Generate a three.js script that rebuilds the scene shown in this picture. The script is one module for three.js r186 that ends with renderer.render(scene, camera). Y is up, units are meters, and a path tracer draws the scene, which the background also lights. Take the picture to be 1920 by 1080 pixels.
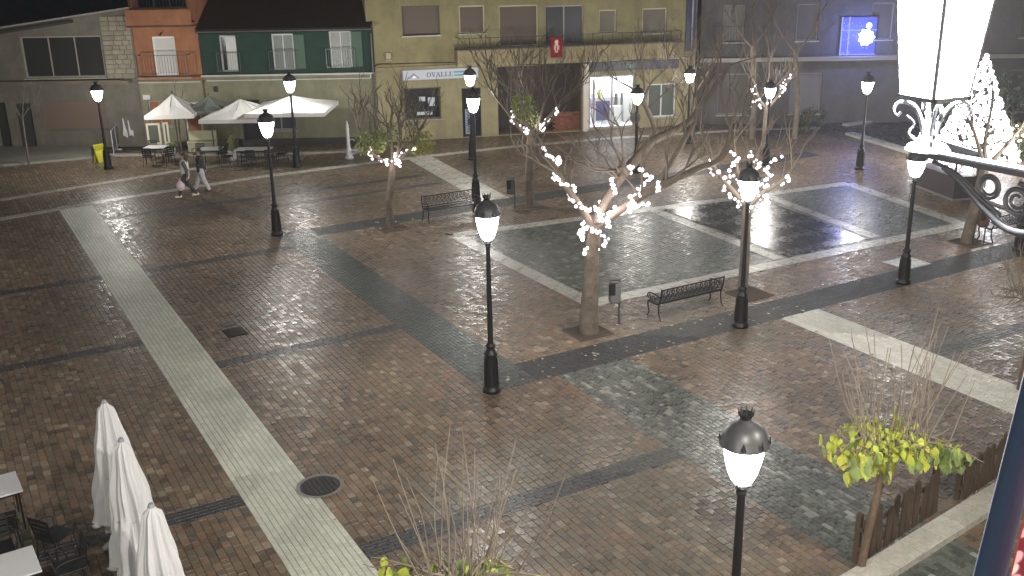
import * as THREE from 'three';
import { mergeGeometries, mergeVertices } from 'three/addons/utils/BufferGeometryUtils.js';
import { MarchingCubes } from 'three/addons/objects/MarchingCubes.js';
import { RoundedBoxGeometry } from 'three/addons/geometries/RoundedBoxGeometry.js';
import { RectAreaLightUniformsLib } from 'three/addons/lights/RectAreaLightUniformsLib.js';
RectAreaLightUniformsLib.init();

// ---------------------------------------------------------------- camera, sky, moonlight, exposure
const scene = new THREE.Scene();
const camera = new THREE.PerspectiveCamera(31.788, 16 / 9, 0.1, 600);
camera.position.set(0, 9.2, 0);
camera.rotation.set(-0.32953, -0.518, -0.01908, 'YXZ');
camera.updateMatrixWorld(true); camera.updateProjectionMatrix();
const renderer = new THREE.WebGLRenderer({ antialias: true });
renderer.setSize(1024, 576);
renderer.toneMapping = THREE.LinearToneMapping;
renderer.toneMappingExposure = 1.98;
renderer.shadowMap.enabled = true;
{ // night sky: dark blue, a little town glow towards the horizon all round
  const w = 64, h = 32, d = new Float32Array(w * h * 4);
  for (let j = 0; j < h; j++) for (let i = 0; i < w; i++) {
    const e = Math.max(0, (j + 0.5) / h * 2 - 1), k = 1 - 0.45 * e, o = (j * w + i) * 4;
    d[o] = 0.002 * k; d[o + 1] = 0.0027 * k; d[o + 2] = 0.0046 * k; d[o + 3] = 1;
  }
  const t = new THREE.DataTexture(d, w, h, THREE.RGBAFormat, THREE.FloatType);
  t.mapping = THREE.EquirectangularReflectionMapping; t.magFilter = THREE.LinearFilter; t.needsUpdate = true;
  scene.background = t; scene.environment = t;
}
const moon = new THREE.DirectionalLight(new THREE.Color(0.8, 0.88, 1), 0.02);
moon.name = 'moonlight'; moon.position.set(-20, 40, 30); moon.target.position.set(15, 0, -25); moon.shadow.radius = 4;
Object.assign(moon.shadow.camera, { left: -50, right: 50, top: 50, bottom: -50, near: 1, far: 160 });
scene.add(moon, moon.target);
scene.fog = new THREE.FogExp2(new THREE.Color(0.92, 0.94, 1), 0.00033);
const LAMP_CD = 14, WALL_CD = 128, LAMP_COL = new THREE.Color(1, 0.96, 0.88);

// ---------------------------------------------------------------- helpers
let seed = 7;
const rnd = () => { seed = (seed + 0x6d2b79f5) | 0; let t = Math.imul(seed ^ (seed >>> 15), 1 | seed); t = (t + Math.imul(t ^ (t >>> 7), 61 | t)) ^ t; return ((t ^ (t >>> 14)) >>> 0) / 4294967296; };
const rr = (a, b) => a + (b - a) * rnd();
const pick = (a) => a[Math.floor(rnd() * a.length)];
const V = (x, y, z) => new THREE.Vector3(x, y, z);
const YAW = -0.518; // trees and people are laid out with local x along the street front
const used = {};
const numbered = (n) => { const k = used[n] = (used[n] ?? -1) + 1; return k ? `${n}_${String(k).padStart(3, '0')}` : n; };
function mesh(name, g, m, parent) { const o = new THREE.Mesh(Array.isArray(g) ? merge(g) : g, m); o.name = parent ? name : numbered(name); (parent || scene).add(o); return o; }
function thing(name, label, category, [x, y, z] = [0, 0, 0], turn = 0, group) {
  const o = new THREE.Group(); o.name = numbered(name); scene.add(o); o.position.set(x, y, z); o.rotation.y = turn;
  o.userData = { label, category }; if (group) o.userData.group = group; return o;
}
function struct(name) { const o = new THREE.Group(); o.name = numbered(name); o.userData = { kind: 'structure' }; scene.add(o); return o; }
function copyOf(src, label, [x, y, z], turn = 0) { const c = src.clone(); c.name = numbered(src.name.replace(/_\d{3}$/, '')); c.userData = { ...src.userData, label }; c.position.set(x, y, z); c.rotation.y = turn; scene.add(c); return c; }
function merge(list) {
  list = list.map((g) => { const n = g.index ? g.toNonIndexed() : g; for (const k of Object.keys(n.attributes)) if (!['position', 'normal', 'uv'].includes(k)) n.deleteAttribute(k);
    if (!n.attributes.uv) n.setAttribute('uv', new THREE.BufferAttribute(new Float32Array(n.attributes.position.count * 2), 2)); return n; });
  return list.length > 1 ? mergeGeometries(list) : list[0];
}
function metricBoxUV(g, w, h, d) { const u = g.attributes.uv, s = [[d, h], [d, h], [w, d], [w, d], [w, h], [w, h]]; for (let i = 0; i < 24; i++) { const k = s[i >> 2]; u.setXY(i, u.getX(i) * k[0], u.getY(i) * k[1]); } return g; }
const box = (w, h, d, x = 0, y = 0, z = 0, ry = 0, rx = 0, rz = 0) => { const g = metricBoxUV(new THREE.BoxGeometry(w, h, d), w, h, d); if (rz) g.rotateZ(rz); if (rx) g.rotateX(rx); if (ry) g.rotateY(ry); return g.translate(x, y, z); };
const rbox = (w, h, d, r, x = 0, y = 0, z = 0) => new RoundedBoxGeometry(w, h, d, 2, r).translate(x, y, z);
const cyl = (r0, r1, h, x = 0, y = 0, z = 0, n = 12) => new THREE.CylinderGeometry(r1, r0, h, n).translate(x, y + h / 2, z); // r0 bottom, r1 top, stands on y
const lathe = (pts, n = 20) => new THREE.LatheGeometry(pts.map(([r, y]) => new THREE.Vector2(r, y)), n);
function tube(pts, radii, n = 6) { // tapered tube through points
  pts = pts.map((p) => p.isVector3 ? p : V(...p));
  const pos = [], nor = [], uv = [], idx = []; let up = V(0.31, 0.2, 0.93), len = 0;
  pts.forEach((p, i) => {
    const t = pts[Math.min(i + 1, pts.length - 1)].clone().sub(pts[Math.max(i - 1, 0)]).normalize();
    const a = up.clone().addScaledVector(t, -up.dot(t)); if (a.lengthSq() < 1e-4) a.set(1, 0, 0).addScaledVector(t, -t.x); a.normalize(); const b = t.clone().cross(a); up = a;
    if (i) len += p.distanceTo(pts[i - 1]);
    for (let k = 0; k <= n; k++) { const th = k / n * Math.PI * 2, v = a.clone().multiplyScalar(Math.cos(th)).addScaledVector(b, Math.sin(th)), r = Array.isArray(radii) ? radii[i] : radii;
      nor.push(v.x, v.y, v.z); v.multiplyScalar(r).add(p); pos.push(v.x, v.y, v.z); uv.push(k / n * 0.6, len); }
  });
  for (let i = 0; i < pts.length - 1; i++) for (let k = 0; k < n; k++) { const o = i * (n + 1) + k; idx.push(o, o + 1, o + n + 1, o + 1, o + n + 2, o + n + 1); }
  const e = (pts.length - 1) * (n + 1); for (let k = 1; k < n - 1; k++) { idx.push(e, e + k, e + k + 1); idx.push(0, k + 1, k); }
  const g = new THREE.BufferGeometry(); g.setAttribute('position', new THREE.Float32BufferAttribute(pos, 3)); g.setAttribute('normal', new THREE.Float32BufferAttribute(nor, 3)); g.setAttribute('uv', new THREE.Float32BufferAttribute(uv, 2)); g.setIndex(idx); return g;
}
const smooth = (pts, k = 4) => new THREE.CatmullRomCurve3(pts.map((p) => p.isVector3 ? p : V(...p))).getPoints((pts.length - 1) * k);
const ramp = (a, b, n) => Array.from({ length: n }, (_, i) => a + (b - a) * i / (n - 1));
const swept = (pts, r0, r1, k = 4, n = 6) => { const p = smooth(pts, k); return tube(p, ramp(r0, r1, p.length), n); };
const ring = (R, r, x, y, z, axis = 'z', arc = Math.PI * 2, start = 0) => { const g = new THREE.TorusGeometry(R, r, 5, 18, arc); g.rotateZ(start); if (axis === 'x') g.rotateY(Math.PI / 2); if (axis === 'y') g.rotateX(Math.PI / 2); return g.translate(x, y, z); };
function slab(poly, y0, y1, bevel = 0.004) { // flat stone with an outline in x,z
  const s = new THREE.Shape(poly.map(([x, z]) => new THREE.Vector2(x, -z)));
  const g = new THREE.ExtrudeGeometry(s, { depth: y1 - y0 - bevel, bevelEnabled: bevel > 0, bevelThickness: bevel, bevelSize: bevel, bevelOffset: -bevel, bevelSegments: 1 });
  return g.rotateX(-Math.PI / 2).translate(0, y0, 0);
}
function wallWith(w, h, d, holes, topSlope = 0) { // wall in local x,y; outer face at z = 0, thickness behind it
  const s = new THREE.Shape(); s.moveTo(0, 0); s.lineTo(w, 0); s.lineTo(w, h + topSlope); s.lineTo(0, h); s.closePath();
  for (const [x0, y0, x1, y1] of holes) { const p = new THREE.Path(); p.moveTo(x0, y0); p.lineTo(x0, y1); p.lineTo(x1, y1); p.lineTo(x1, y0); p.closePath(); s.holes.push(p); }
  return new THREE.ExtrudeGeometry(s, { depth: d, bevelEnabled: false }).translate(0, 0, -d);
}

// ---------------------------------------------------------------- textures and materials
function noiseField(n, oct, sd) { // tiling value noise 0..1
  const out = new Float32Array(n * n); let s = sd; const R = () => { s = (s * 1664525 + 1013904223) >>> 0; return s / 4294967296; }; let tot = 0;
  for (const [f, a] of oct) { const g = Float32Array.from({ length: f * f }, R); tot += a;
    for (let y = 0; y < n; y++) for (let x = 0; x < n; x++) { const u = x / n * f, v = y / n * f, i = Math.floor(u), j = Math.floor(v), fx = u - i, fy = v - j, sx = fx * fx * (3 - 2 * fx), sy = fy * fy * (3 - 2 * fy);
      const q = (a2, b2) => g[((b2 % f) * f) + (a2 % f)]; out[y * n + x] += a * ((q(i, j) * (1 - sx) + q(i + 1, j) * sx) * (1 - sy) + (q(i, j + 1) * (1 - sx) + q(i + 1, j + 1) * sx) * sy); } }
  for (let i = 0; i < out.length; i++) out[i] /= tot; return out;
}
function dataTex(n, fn, srgb) { const d = new Uint8Array(n * n * 4); for (let i = 0; i < n * n; i++) { const c = fn(i % n, Math.floor(i / n), i); for (let k = 0; k < 3; k++) d[i * 4 + k] = Math.max(0, Math.min(255, c[k] * 255)); d[i * 4 + 3] = 255; }
  const t = new THREE.DataTexture(d, n, n); t.magFilter = THREE.LinearFilter; t.wrapS = t.wrapT = THREE.RepeatWrapping; if (srgb) t.colorSpace = THREE.SRGBColorSpace; t.needsUpdate = true; return t; }
const NA = noiseField(256, [[4, 1], [9, 0.8], [23, 0.7], [61, 0.6], [128, 0.5]], 11), NB = noiseField(256, [[3, 1], [7, 1], [17, 0.8], [40, 0.4]], 5);
const grainTex = dataTex(256, (x, y, i) => { const v = 0.72 + 0.5 * (NA[i] - 0.5) + 0.25 * (NB[i] - 0.5); return [v + 0.12, v + 0.12, v + 0.12]; });
const bumpTex = dataTex(256, (x, y, i) => [NA[i], NA[i], NA[i]]);
const roughTex = dataTex(256, (x, y, i) => { const v = Math.min(1, Math.max(0.25, 0.7 + 1.1 * (NB[i] - 0.5) + 0.5 * (NA[i] - 0.5))); return [v, v, v]; });
const woodTex = dataTex(256, (x, y) => { const v = 0.7 + 0.35 * (NA[((y >> 4) * 256) + x] - 0.5) + 0.25 * (NB[y * 256 + ((x * 3) & 255)] - 0.5); return [v + .1, v + .08, v + .05]; });
const barkTex = dataTex(256, (x, y) => { const v = 0.72 + 0.9 * (NA[(((y >> 2) & 255) * 256) + x] - 0.5) + 0.5 * (NB[y * 256 + x] - 0.5); return [v, v, v]; });
const rep = (t, r) => { const c = t.clone(); c.repeat.set(r, r); c.needsUpdate = true; return c; };
const grain1 = rep(grainTex, 0.45), bump1 = rep(bumpTex, 1.3), grain2 = rep(grainTex, 2), bump2 = rep(bumpTex, 4);
const C = (r, g, b) => new THREE.Color().setRGB(r, g, b);
const M = (r, g, b, rough = 0.8, o = {}) => new THREE.MeshStandardMaterial({ color: C(r, g, b), roughness: rough, ...o });
const stuccoTex = dataTex(256, (x, y, i) => { const v = 0.86 + 0.5 * (NB[i] - 0.5) + 0.22 * (NA[i] - 0.5) + 0.3 * (NA[((y >> 5) * 8 % 256) * 256 + x] - 0.5); return [v, v * 0.985, v * 0.96]; }), stucco1 = rep(stuccoTex, 0.22);
const stucco = (r, g, b, rough = 0.9) => M(r, g, b, rough, { map: stucco1, bumpMap: bump1, bumpScale: 0.012 });
const ironMat = M(0.018, 0.018, 0.02, 0.38, { metalness: 0.3, bumpMap: bump2, bumpScale: 0.002 });
const ironGrey = M(0.085, 0.087, 0.09, 0.42, { metalness: 0.35 });
const whitePaint = M(0.7, 0.7, 0.68, 0.5);
const barkMat = M(0.19, 0.155, 0.12, 0.9, { map: rep(barkTex, 1), bumpMap: rep(barkTex, 1), bumpScale: 0.03 });
const twigMat = M(0.19, 0.155, 0.12, 0.85);
const glassMat = new THREE.MeshPhysicalMaterial({ color: 0xffffff, roughness: 0.05, transmission: 1, thickness: 0 });
const darkGlass = M(0.012, 0.013, 0.016, 0.12);
const woodBrown = M(0.085, 0.057, 0.038, 0.75, { map: rep(woodTex, 1.2), bumpMap: rep(woodTex, 1.2), bumpScale: 0.004 });
const canvasWhite = M(0.74, 0.73, 0.7, 0.85, { bumpMap: bump2, bumpScale: 0.003, side: THREE.DoubleSide });
const canvasGrey = M(0.7, 0.715, 0.75, 0.9, { map: stucco1, bumpMap: bump2, bumpScale: 0.004, side: THREE.DoubleSide });
const glow = (r, g, b, k) => new THREE.MeshStandardMaterial({ color: C(0.8, 0.8, 0.8), emissive: C(r, g, b), emissiveIntensity: k, roughness: 0.4 });
const print = (w, h, draw) => { const c = document.createElement('canvas'); c.width = w; c.height = h; draw(c.getContext('2d'), w, h); const t = new THREE.CanvasTexture(c); t.colorSpace = THREE.SRGBColorSpace; return t; };

// ---------------------------------------------------------------- ground
{ // base sheet with the joint sand; everything paved lies on it
  const g = new THREE.PlaneGeometry(500, 500, 1, 1).rotateX(-Math.PI / 2).translate(20, -0.03, -120); const u = g.attributes.uv; for (let i = 0; i < 4; i++) u.setXY(i, u.getX(i) * 500, u.getY(i) * 500);
  const o = mesh('ground', g, M(0.062, 0.052, 0.044, 0.6, { map: grain1, roughnessMap: rep(roughTex, 0.3), bumpMap: bump1, bumpScale: 0.01 })); o.userData.kind = 'structure';
}
const inQuad = (q, x, z) => { let s = 0; for (let i = 0; i < 4; i++) { const [ax, az] = q[i], [bx, bz] = q[(i + 1) % 4], c = (bx - ax) * (z - az) - (bz - az) * (x - ax); if (c > 0) s++; else s--; } return Math.abs(s) === 4; };
const camPV = new THREE.Matrix4().multiplyMatrices(camera.projectionMatrix, camera.matrixWorldInverse.copy(camera.matrixWorld).invert());
const inView = (x, z, m = 1.3) => { const p = V(x, 0, z); const w = V(x, 0, z).applyMatrix4(camera.matrixWorldInverse); if (w.z > -3) return false; p.applyMatrix4(camPV); return Math.abs(p.x) < m && p.y < m && p.y > -m - 0.15; };
const paverGeo = (() => { // unit paver: top at y = 0, chamfered, no underside
  const c = 0.035, P = [], I = []; const q = (a, b, d, e) => { const o = P.length / 3; P.push(...a, ...b, ...d, ...e); I.push(o, o + 1, o + 2, o, o + 2, o + 3); };
  const t = [[-.5 + c, 0, .5 - c], [.5 - c, 0, .5 - c], [.5 - c, 0, -.5 + c], [-.5 + c, 0, -.5 + c]], m = [[-.5, -.12, .5], [.5, -.12, .5], [.5, -.12, -.5], [-.5, -.12, -.5]], b = m.map(([x, , z]) => [x, -1, z]);
  q(...t); for (let i = 0; i < 4; i++) { const j = (i + 1) % 4; q(m[i], m[j], t[j], t[i]); q(b[i], b[j], m[j], m[i]); }
  let g = new THREE.BufferGeometry(); g.setAttribute('position', new THREE.Float32BufferAttribute(P, 3)); g.setIndex(I); g = g.toNonIndexed(); g.computeVertexNormals();
  const uv = []; for (let i = 0; i < g.attributes.position.count; i++) uv.push(g.attributes.position.getX(i) * 0.35 + 0.5, g.attributes.position.getZ(i) * 0.5 + 0.5); g.setAttribute('uv', new THREE.Float32BufferAttribute(uv, 2)); return g;
})();
const patch = (c, x, z) => { const w = (u) => ((Math.floor(u) % 256) + 256) % 256, a = NB[w(z * 9) * 256 + w(x * 9)] - 0.5, b = NB[w(z * 5 + 90) * 256 + w(x * 5 + 40)] - 0.5, k = 1 + 1.5 * a; c.multiplyScalar(k); if (b > 0.05) c.lerp(C(0.1, 0.108, 0.088), Math.min(0.35, (b - 0.05) * 4)); return c; };
// lay: list of {x,z,w,l} cells -> the nParts nearest as single pavers, the rest in instanced sets (damp, wet, dry)
function pave(name, cells, tint, nParts, roughs, tilt = 0.011, lift = 0.003) {
  const root = struct(name); const mats = roughs.map((r) => M(1, 1, 1, r, { bumpMap: bumpTex, bumpScale: 0.004, roughnessMap: roughTex }));
  cells.forEach((c) => { c.d = Math.hypot(c.x, c.z) - (inView(c.x, c.z, 1.0) ? 500 : 0); }); cells.sort((a, b) => a.d - b.d);
  const palette = Array.from({ length: 9 }, (_, i) => { const m = mats[i % mats.length].clone(); m.color = tint(); return m; });
  const rest = mats.map(() => []);
  cells.forEach((c, i) => {
    const e = new THREE.Euler(rr(-tilt, tilt), rr(-0.006, 0.006), rr(-tilt, tilt)), p = V(c.x, rr(0, lift), c.z), s = V(c.w - 0.006, 0.05, c.l - 0.006);
    if (i < nParts) { const o = mesh('paver', paverGeo, pick(palette), root); o.position.copy(p); o.rotation.copy(e); o.scale.copy(s); }
    else pick(rest).push([new THREE.Matrix4().compose(p, new THREE.Quaternion().setFromEuler(e), s), patch(tint(), c.x, c.z)]);
  });
  rest.forEach((list, k) => { if (!list.length) return; const im = new THREE.InstancedMesh(paverGeo, mats[k], list.length); im.name = 'pavers'; im.userData.kind = 'stuff'; list.forEach(([m, c], i) => { im.setMatrixAt(i, m); im.setColorAt(i, c); }); root.add(im); });
  return root;
}
function rows(cells, x0, x1, z0, z1, wid, lens, along = 'z', keep = () => true) { // running rows filling a rectangle, last piece cut
  const [a0, a1, b0, b1] = along === 'z' ? [x0, x1, z0, z1] : [z0, z1, x0, x1]; const n = Math.max(1, Math.round((a1 - a0) / wid)), w = (a1 - a0) / n;
  for (let i = 0; i < n; i++) { let p = b0 - rr(0, lens[lens.length - 1]); while (p < b1 - 0.02) { let l = pick(lens), s = Math.max(p, b0), e = Math.min(p + l, b1); if (b1 - e < 0.05) e = b1; p += l;
    if (e - s < 0.03) continue; const a = a0 + (i + 0.5) * w, b = (s + e) / 2, x = along === 'z' ? a : b, z = along === 'z' ? b : a;
    if (inView(x, z) && keep(x, z)) cells.push(along === 'z' ? { x, z, w, l: e - s } : { x, z, w: e - s, l: w }); } }
}
const FRAME = [[14.2, -20.86], [29.5, -20.52], [31.0, -27.4], [14.16, -29.38]];  // outer edge of the white stone border
const inFrame = (x, z) => inQuad(FRAME, x, z);
const PLATE = [[21.85, -21.3], [25.3, -21.35], [26.35, -28.05], [22.3, -28.5]];  // polished slab field
const beigeL = [3.58, 4.78, -41.0, -6], bandB = [9.38, 10.64, -32.6, -17.57], bandA = [9.38, 46, -18.66, -17.57], bandFar = [9.38, 34, -32.6, -31.6], greenN = [11.15, 13.1, -17.57, -6], beigeR = [17.88, 19.2, -17.57, -6];
const thin = [[4.78, 11.15, -13.6, -13.12], [-14, 3.58, -16.2, -15.78], [-14, 3.58, -25.0, -24.6], [4.78, 9.38, -22.55, -22.15], [-14, 3.58, -31.1, -30.7], [4.78, 9.38, -31.0, -30.55], [4.78, 17.4, -38.3, -37.9], [10.64, 17.4, -36.6, -36.2], [19.2, 46, -14.15, -13.72]];
const strips = [beigeL, bandB, bandA, bandFar, greenN, beigeR, ...thin];
{ // red-brown brick fields between the bands, column by column
  const cells = [], xs = [...new Set([-14, 46, ...strips.flatMap((r) => [r[0], r[1]])])].sort((a, b) => a - b);
  for (let i = 0; i < xs.length - 1; i++) {
    const xa = xs[i], xb = xs[i + 1], cov = strips.filter((r) => r[0] <= xa + 1e-6 && r[1] >= xb - 1e-6).map((r) => [r[2], r[3]]).sort((a, b) => a[0] - b[0]); let z = -51;
    for (const [c0, c1] of [...cov, [-5, -5]]) { if (c0 > z + 0.02) rows(cells, xa, xb, z, c0, 0.14, [0.14, 0.18, 0.21, 0.21], 'z', (x, zz) => !inFrame(x, zz)); z = Math.max(z, c1); }
  }
  const tint = () => { const k = rnd(), v = rr(0.86, 1.14); if (k < 0.07) return C(0.215 * v, 0.17 * v, 0.12 * v); if (k < 0.2) return C(0.088 * v, 0.068 * v, 0.052 * v); if (k < 0.45) return C(0.13 * v, 0.104 * v, 0.072 * v); if (k < 0.6) return C(0.165 * v, 0.108 * v, 0.07 * v); return C(0.14 * v, 0.1 * v, 0.066 * v); };
  pave('brick_paving', cells, tint, 300, [0.46, 0.6, 0.72, 0.8], 0.017);
}
{ const cells = []; rows(cells, 14.4, 30.6, -29.2, -20.7, 0.14, [0.14, 0.18, 0.21], 'z', (x, z) => inFrame(x, z) && !inQuad(PLATE, x, z));
  pave('green_paving', cells, () => { const v = rr(0.7, 1.25); return rnd() < 0.1 ? C(0.17 * v, 0.175 * v, 0.15 * v) : C(0.088 * v, 0.1 * v, 0.086 * v); }, 300, [0.46, 0.58, 0.7], 0.02); }
{ const cells = []; rows(cells, ...beigeL, 0.1, [0.2]); pave('beige_paving_band', cells, () => { const v = rr(0.88, 1.08); return C(0.52 * v, 0.53 * v, 0.45 * v); }, 300, [0.7, 0.8], 0.004, 0.001); }
{ const cells = []; rows(cells, ...beigeR, 0.1, [0.2]); pave('beige_paving_band', cells, () => { const v = rr(0.88, 1.08); return C(0.58 * v, 0.57 * v, 0.49 * v); }, 300, [0.65, 0.75], 0.004, 0.001); }
{ const cells = []; rows(cells, ...bandB, 0.1, [0.2], 'z'); pave('dark_green_paving_band', cells, () => { const v = rr(0.75, 1.2); return C(0.044 * v, 0.054 * v, 0.048 * v); }, 200, [0.55, 0.7], 0.01); }
{ const cells = []; rows(cells, ...bandA, 0.1, [0.2], 'x'); rows(cells, bandFar[0] + 1.26, bandFar[1], bandFar[2], bandFar[3], 0.1, [0.2], 'x'); pave('dark_paving_band', cells, () => { const v = rr(0.9, 1.08); return C(0.033 * v, 0.0345 * v, 0.035 * v); }, 300, [0.8, 0.9], 0.004, 0.001); }
{ const cells = []; rows(cells, ...greenN, 0.1, [0.2], 'z'); pave('worn_green_paving_band', cells, () => { const v = rr(0.65, 1.25); return rnd() < 0.22 ? C(0.2 * v, 0.205 * v, 0.18 * v) : C(0.088 * v, 0.096 * v, 0.082 * v); }, 300, [0.45, 0.6], 0.02); }
{ const cells = []; for (const r of thin) rows(cells, ...r, 0.1, [0.2], 'x'); pave('dark_cross_bands', cells, () => { const v = rr(0.8, 1.15); return C(0.034 * v, 0.033 * v, 0.034 * v); }, 200, [0.65, 0.8], 0.006); }
const paleStone = [0, 1, 2].map((i) => M(0.43 + 0.03 * i, 0.415 + 0.03 * i, 0.36 + 0.03 * i, 0.5, { map: grain2, bumpMap: bump2, bumpScale: 0.004, roughnessMap: roughTex }));
function band(name, pts, wid, step, y = 0.012, mats = paleStone) { // line of stone slabs along a polyline
  const root = struct(name); for (let i = 0; i < pts.length - 1; i++) { const [ax, az] = pts[i], [bx, bz] = pts[i + 1], L = Math.hypot(bx - ax, bz - az), n = Math.max(1, Math.round(L / step)), ux = (bx - ax) / L, uz = (bz - az) / L, nx = -uz * wid / 2, nz = ux * wid / 2;
    for (let k = 0; k < n; k++) { const s = k / n * L + 0.006, e = (k + 1) / n * L - 0.006, at = (t, q) => [ax + ux * t + nx * q, az + uz * t + nz * q]; mesh('slab', slab([at(s, -1), at(s, 1), at(e, 1), at(e, -1)], -0.03, y + rr(-0.001, 0.001)), pick(mats), root); } }
  return root;
}
band('far_stone_line', [[-8, -42.2], [1.8, -43.55], [9.06, -45.04], [16.92, -45.3], [18.2, -45.2]], 0.42, 1.0);
band('stone_line', [[-8, -39.4], [1.56, -40.24], [6.5, -41.15], [11.46, -41.72], [17, -41.75], [23.7, -41.34], [28.5, -40.45], [35.7, -38.3], [39, -36.6]], 0.45, 1.0);
band('far_beige_band', [[18.95, -41.6], [17.95, -32.62]], 1.15, 0.6, 0.012);
{ const inset = (q, d) => { const cx = q.reduce((a, p) => a + p[0], 0) / 4, cz = q.reduce((a, p) => a + p[1], 0) / 4; return q.map(([x, z]) => [x + Math.sign(cx - x) * d, z + Math.sign(cz - z) * d]); }; const q = inset(FRAME, 0.26);
  band('stone_border', [q[0], q[1], q[2], q[3], q[0]], 0.5, 0.82);
  band('stone_divider', [[21.45, -21.3], [21.95, -28.6]], 0.42, 0.82, 0.009); band('stone_divider', [[25.68, -21.35], [26.85, -28.05]], 0.42, 0.82, 0.009); }
{ // polished dark slabs, wet
  const root = struct('polished_slab_field'); const at = (u, v) => { const l = (a, b, t) => [a[0] + (b[0] - a[0]) * t, a[1] + (b[1] - a[1]) * t]; return l(l(PLATE[0], PLATE[1], u), l(PLATE[3], PLATE[2], u), v); };
  const mm = [0.33, 0.36, 0.39].map((r) => M(0.05, 0.053, 0.053, r, { roughnessMap: rep(roughTex, 0.8), bumpMap: rep(bumpTex, 1.1), bumpScale: 0.0015 }));
  const nu = 4, nv = 12; for (let i = 0; i < nu; i++) for (let j = 0; j < nv; j++) { const e = 0.004, f = 0.0022, g = slab([at(i / nu + e, j / nv + f), at((i + 1) / nu - e, j / nv + f), at((i + 1) / nu - e, (j + 1) / nv - f), at(i / nu + e, (j + 1) / nv - f)], -0.03, 0.004 + rr(0, 0.002), 0.003);
    const o = mesh('floor_slab', g, pick(mm), root); const c = at((i + .5) / nu, (j + .5) / nv); g.translate(-c[0], 0, -c[1]); o.position.set(c[0], 0, c[1]); o.rotation.set(rr(-.0035, .0035), 0, rr(-.0035, .0035)); } }
// kerb and pavement lower right, kerbs of the side street
band('kerb', [[10.6, -8.62], [11.5, -8.72], [14.6, -9.12], [22, -10.0]], 0.44, 0.62, 0.12);
band('street_kerb', [[38.75, -34.4], [37.35, -29.3], [36.9, -27.6]], 0.5, 1.0, 0.12);
band('street_kerb', [[40.4, -36.2], [43.6, -36.4], [52, -36.8]], 0.4, 1.0, 0.12);
band('street_kerb', [[33.9, -26.6], [32.6, -22.0], [31.6, -18.5]], 0.35, 1.0, 0.1);
band('terrace_kerb', [[7.2, -50.3], [13.1, -46.4], [18.2, -44.0]], 0.3, 1.0, 0.08);
{ const g = slab([[38.9, -60], [60, -60], [60, -20], [37.2, -27.2], [39.0, -34.4]], -0.03, 0.004, 0); const o = mesh('street', g, M(0.05, 0.05, 0.054, 0.4, { map: grain1, bumpMap: bump1, bumpScale: 0.006, roughnessMap: rep(roughTex, 0.4) })); o.userData.kind = 'structure'; }
{ const g = slab([[-8, -56], [2.5, -50.6], [6.2, -50.2], [6.6, -53], [2.8, -55.6], [-8, -62]], -0.03, 0.1, 0.006); const o = mesh('pavement', g, M(0.3, 0.29, 0.25, 0.7, { map: grain1, bumpMap: bump1, bumpScale: 0.005 })); o.userData.kind = 'structure'; }
// covers
{ const t = thing('manhole', 'round dark manhole cover set in the beige band', 'manhole', [4.91, 0, -15.72]);
  mesh('cement_collar', new THREE.RingGeometry(0.36, 0.43, 40).rotateX(-Math.PI / 2).translate(0, 0.012, 0), M(0.26, 0.25, 0.22, 0.7, { map: grain2 }), t);
  mesh('cover', lathe([[0.0001, 0.016], [0.34, 0.016], [0.36, 0.012], [0.36, 0]], 36), M(0.028, 0.026, 0.024, 0.5, { metalness: 0.3, bumpMap: bump2, bumpScale: 0.01 }), t);
  const ribs = []; for (let i = -3; i <= 3; i++) { const L = 2 * Math.sqrt(0.32 * 0.32 - (i * 0.085) ** 2); ribs.push(box(0.02, 0.006, L, i * 0.085, 0.018, 0)); } mesh('ribs', ribs, ironMat, t); }
{ const t = thing('drain_grate', 'rectangular dark drain grate in the red brick paving', 'drain', [5.72, 0, -24.2], 0.05);
  mesh('pit', box(0.5, 0.02, 0.62, 0, 0.003, 0), M(0.012, 0.011, 0.01, 0.8), t); const b = []; for (let i = 0; i < 8; i++) b.push(box(0.46, 0.012, 0.03, 0, 0.02, -0.26 + i * 0.075)); mesh('bars', b, ironMat, t);
  mesh('cover', box(0.32, 0.016, 0.3, 0.02, 0.008, -0.66), M(0.06, 0.045, 0.036, 0.6), t); }
{ const t = thing('hatch', 'pale square service hatch beside the dark band under the lamppost', 'hatch', [24.25, 0, -18.95]); mesh('frame', box(1.12, 0.014, 0.95, 0, 0.004, 0), M(0.2, 0.21, 0.21, 0.5), t); for (const s of [-1, 1]) mesh('plate', box(0.52, 0.012, 0.86, s * 0.268, 0.014, 0), M(0.42, 0.43, 0.42, 0.42, { bumpMap: bump2, bumpScale: 0.006, roughnessMap: roughTex }), t); }

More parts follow.
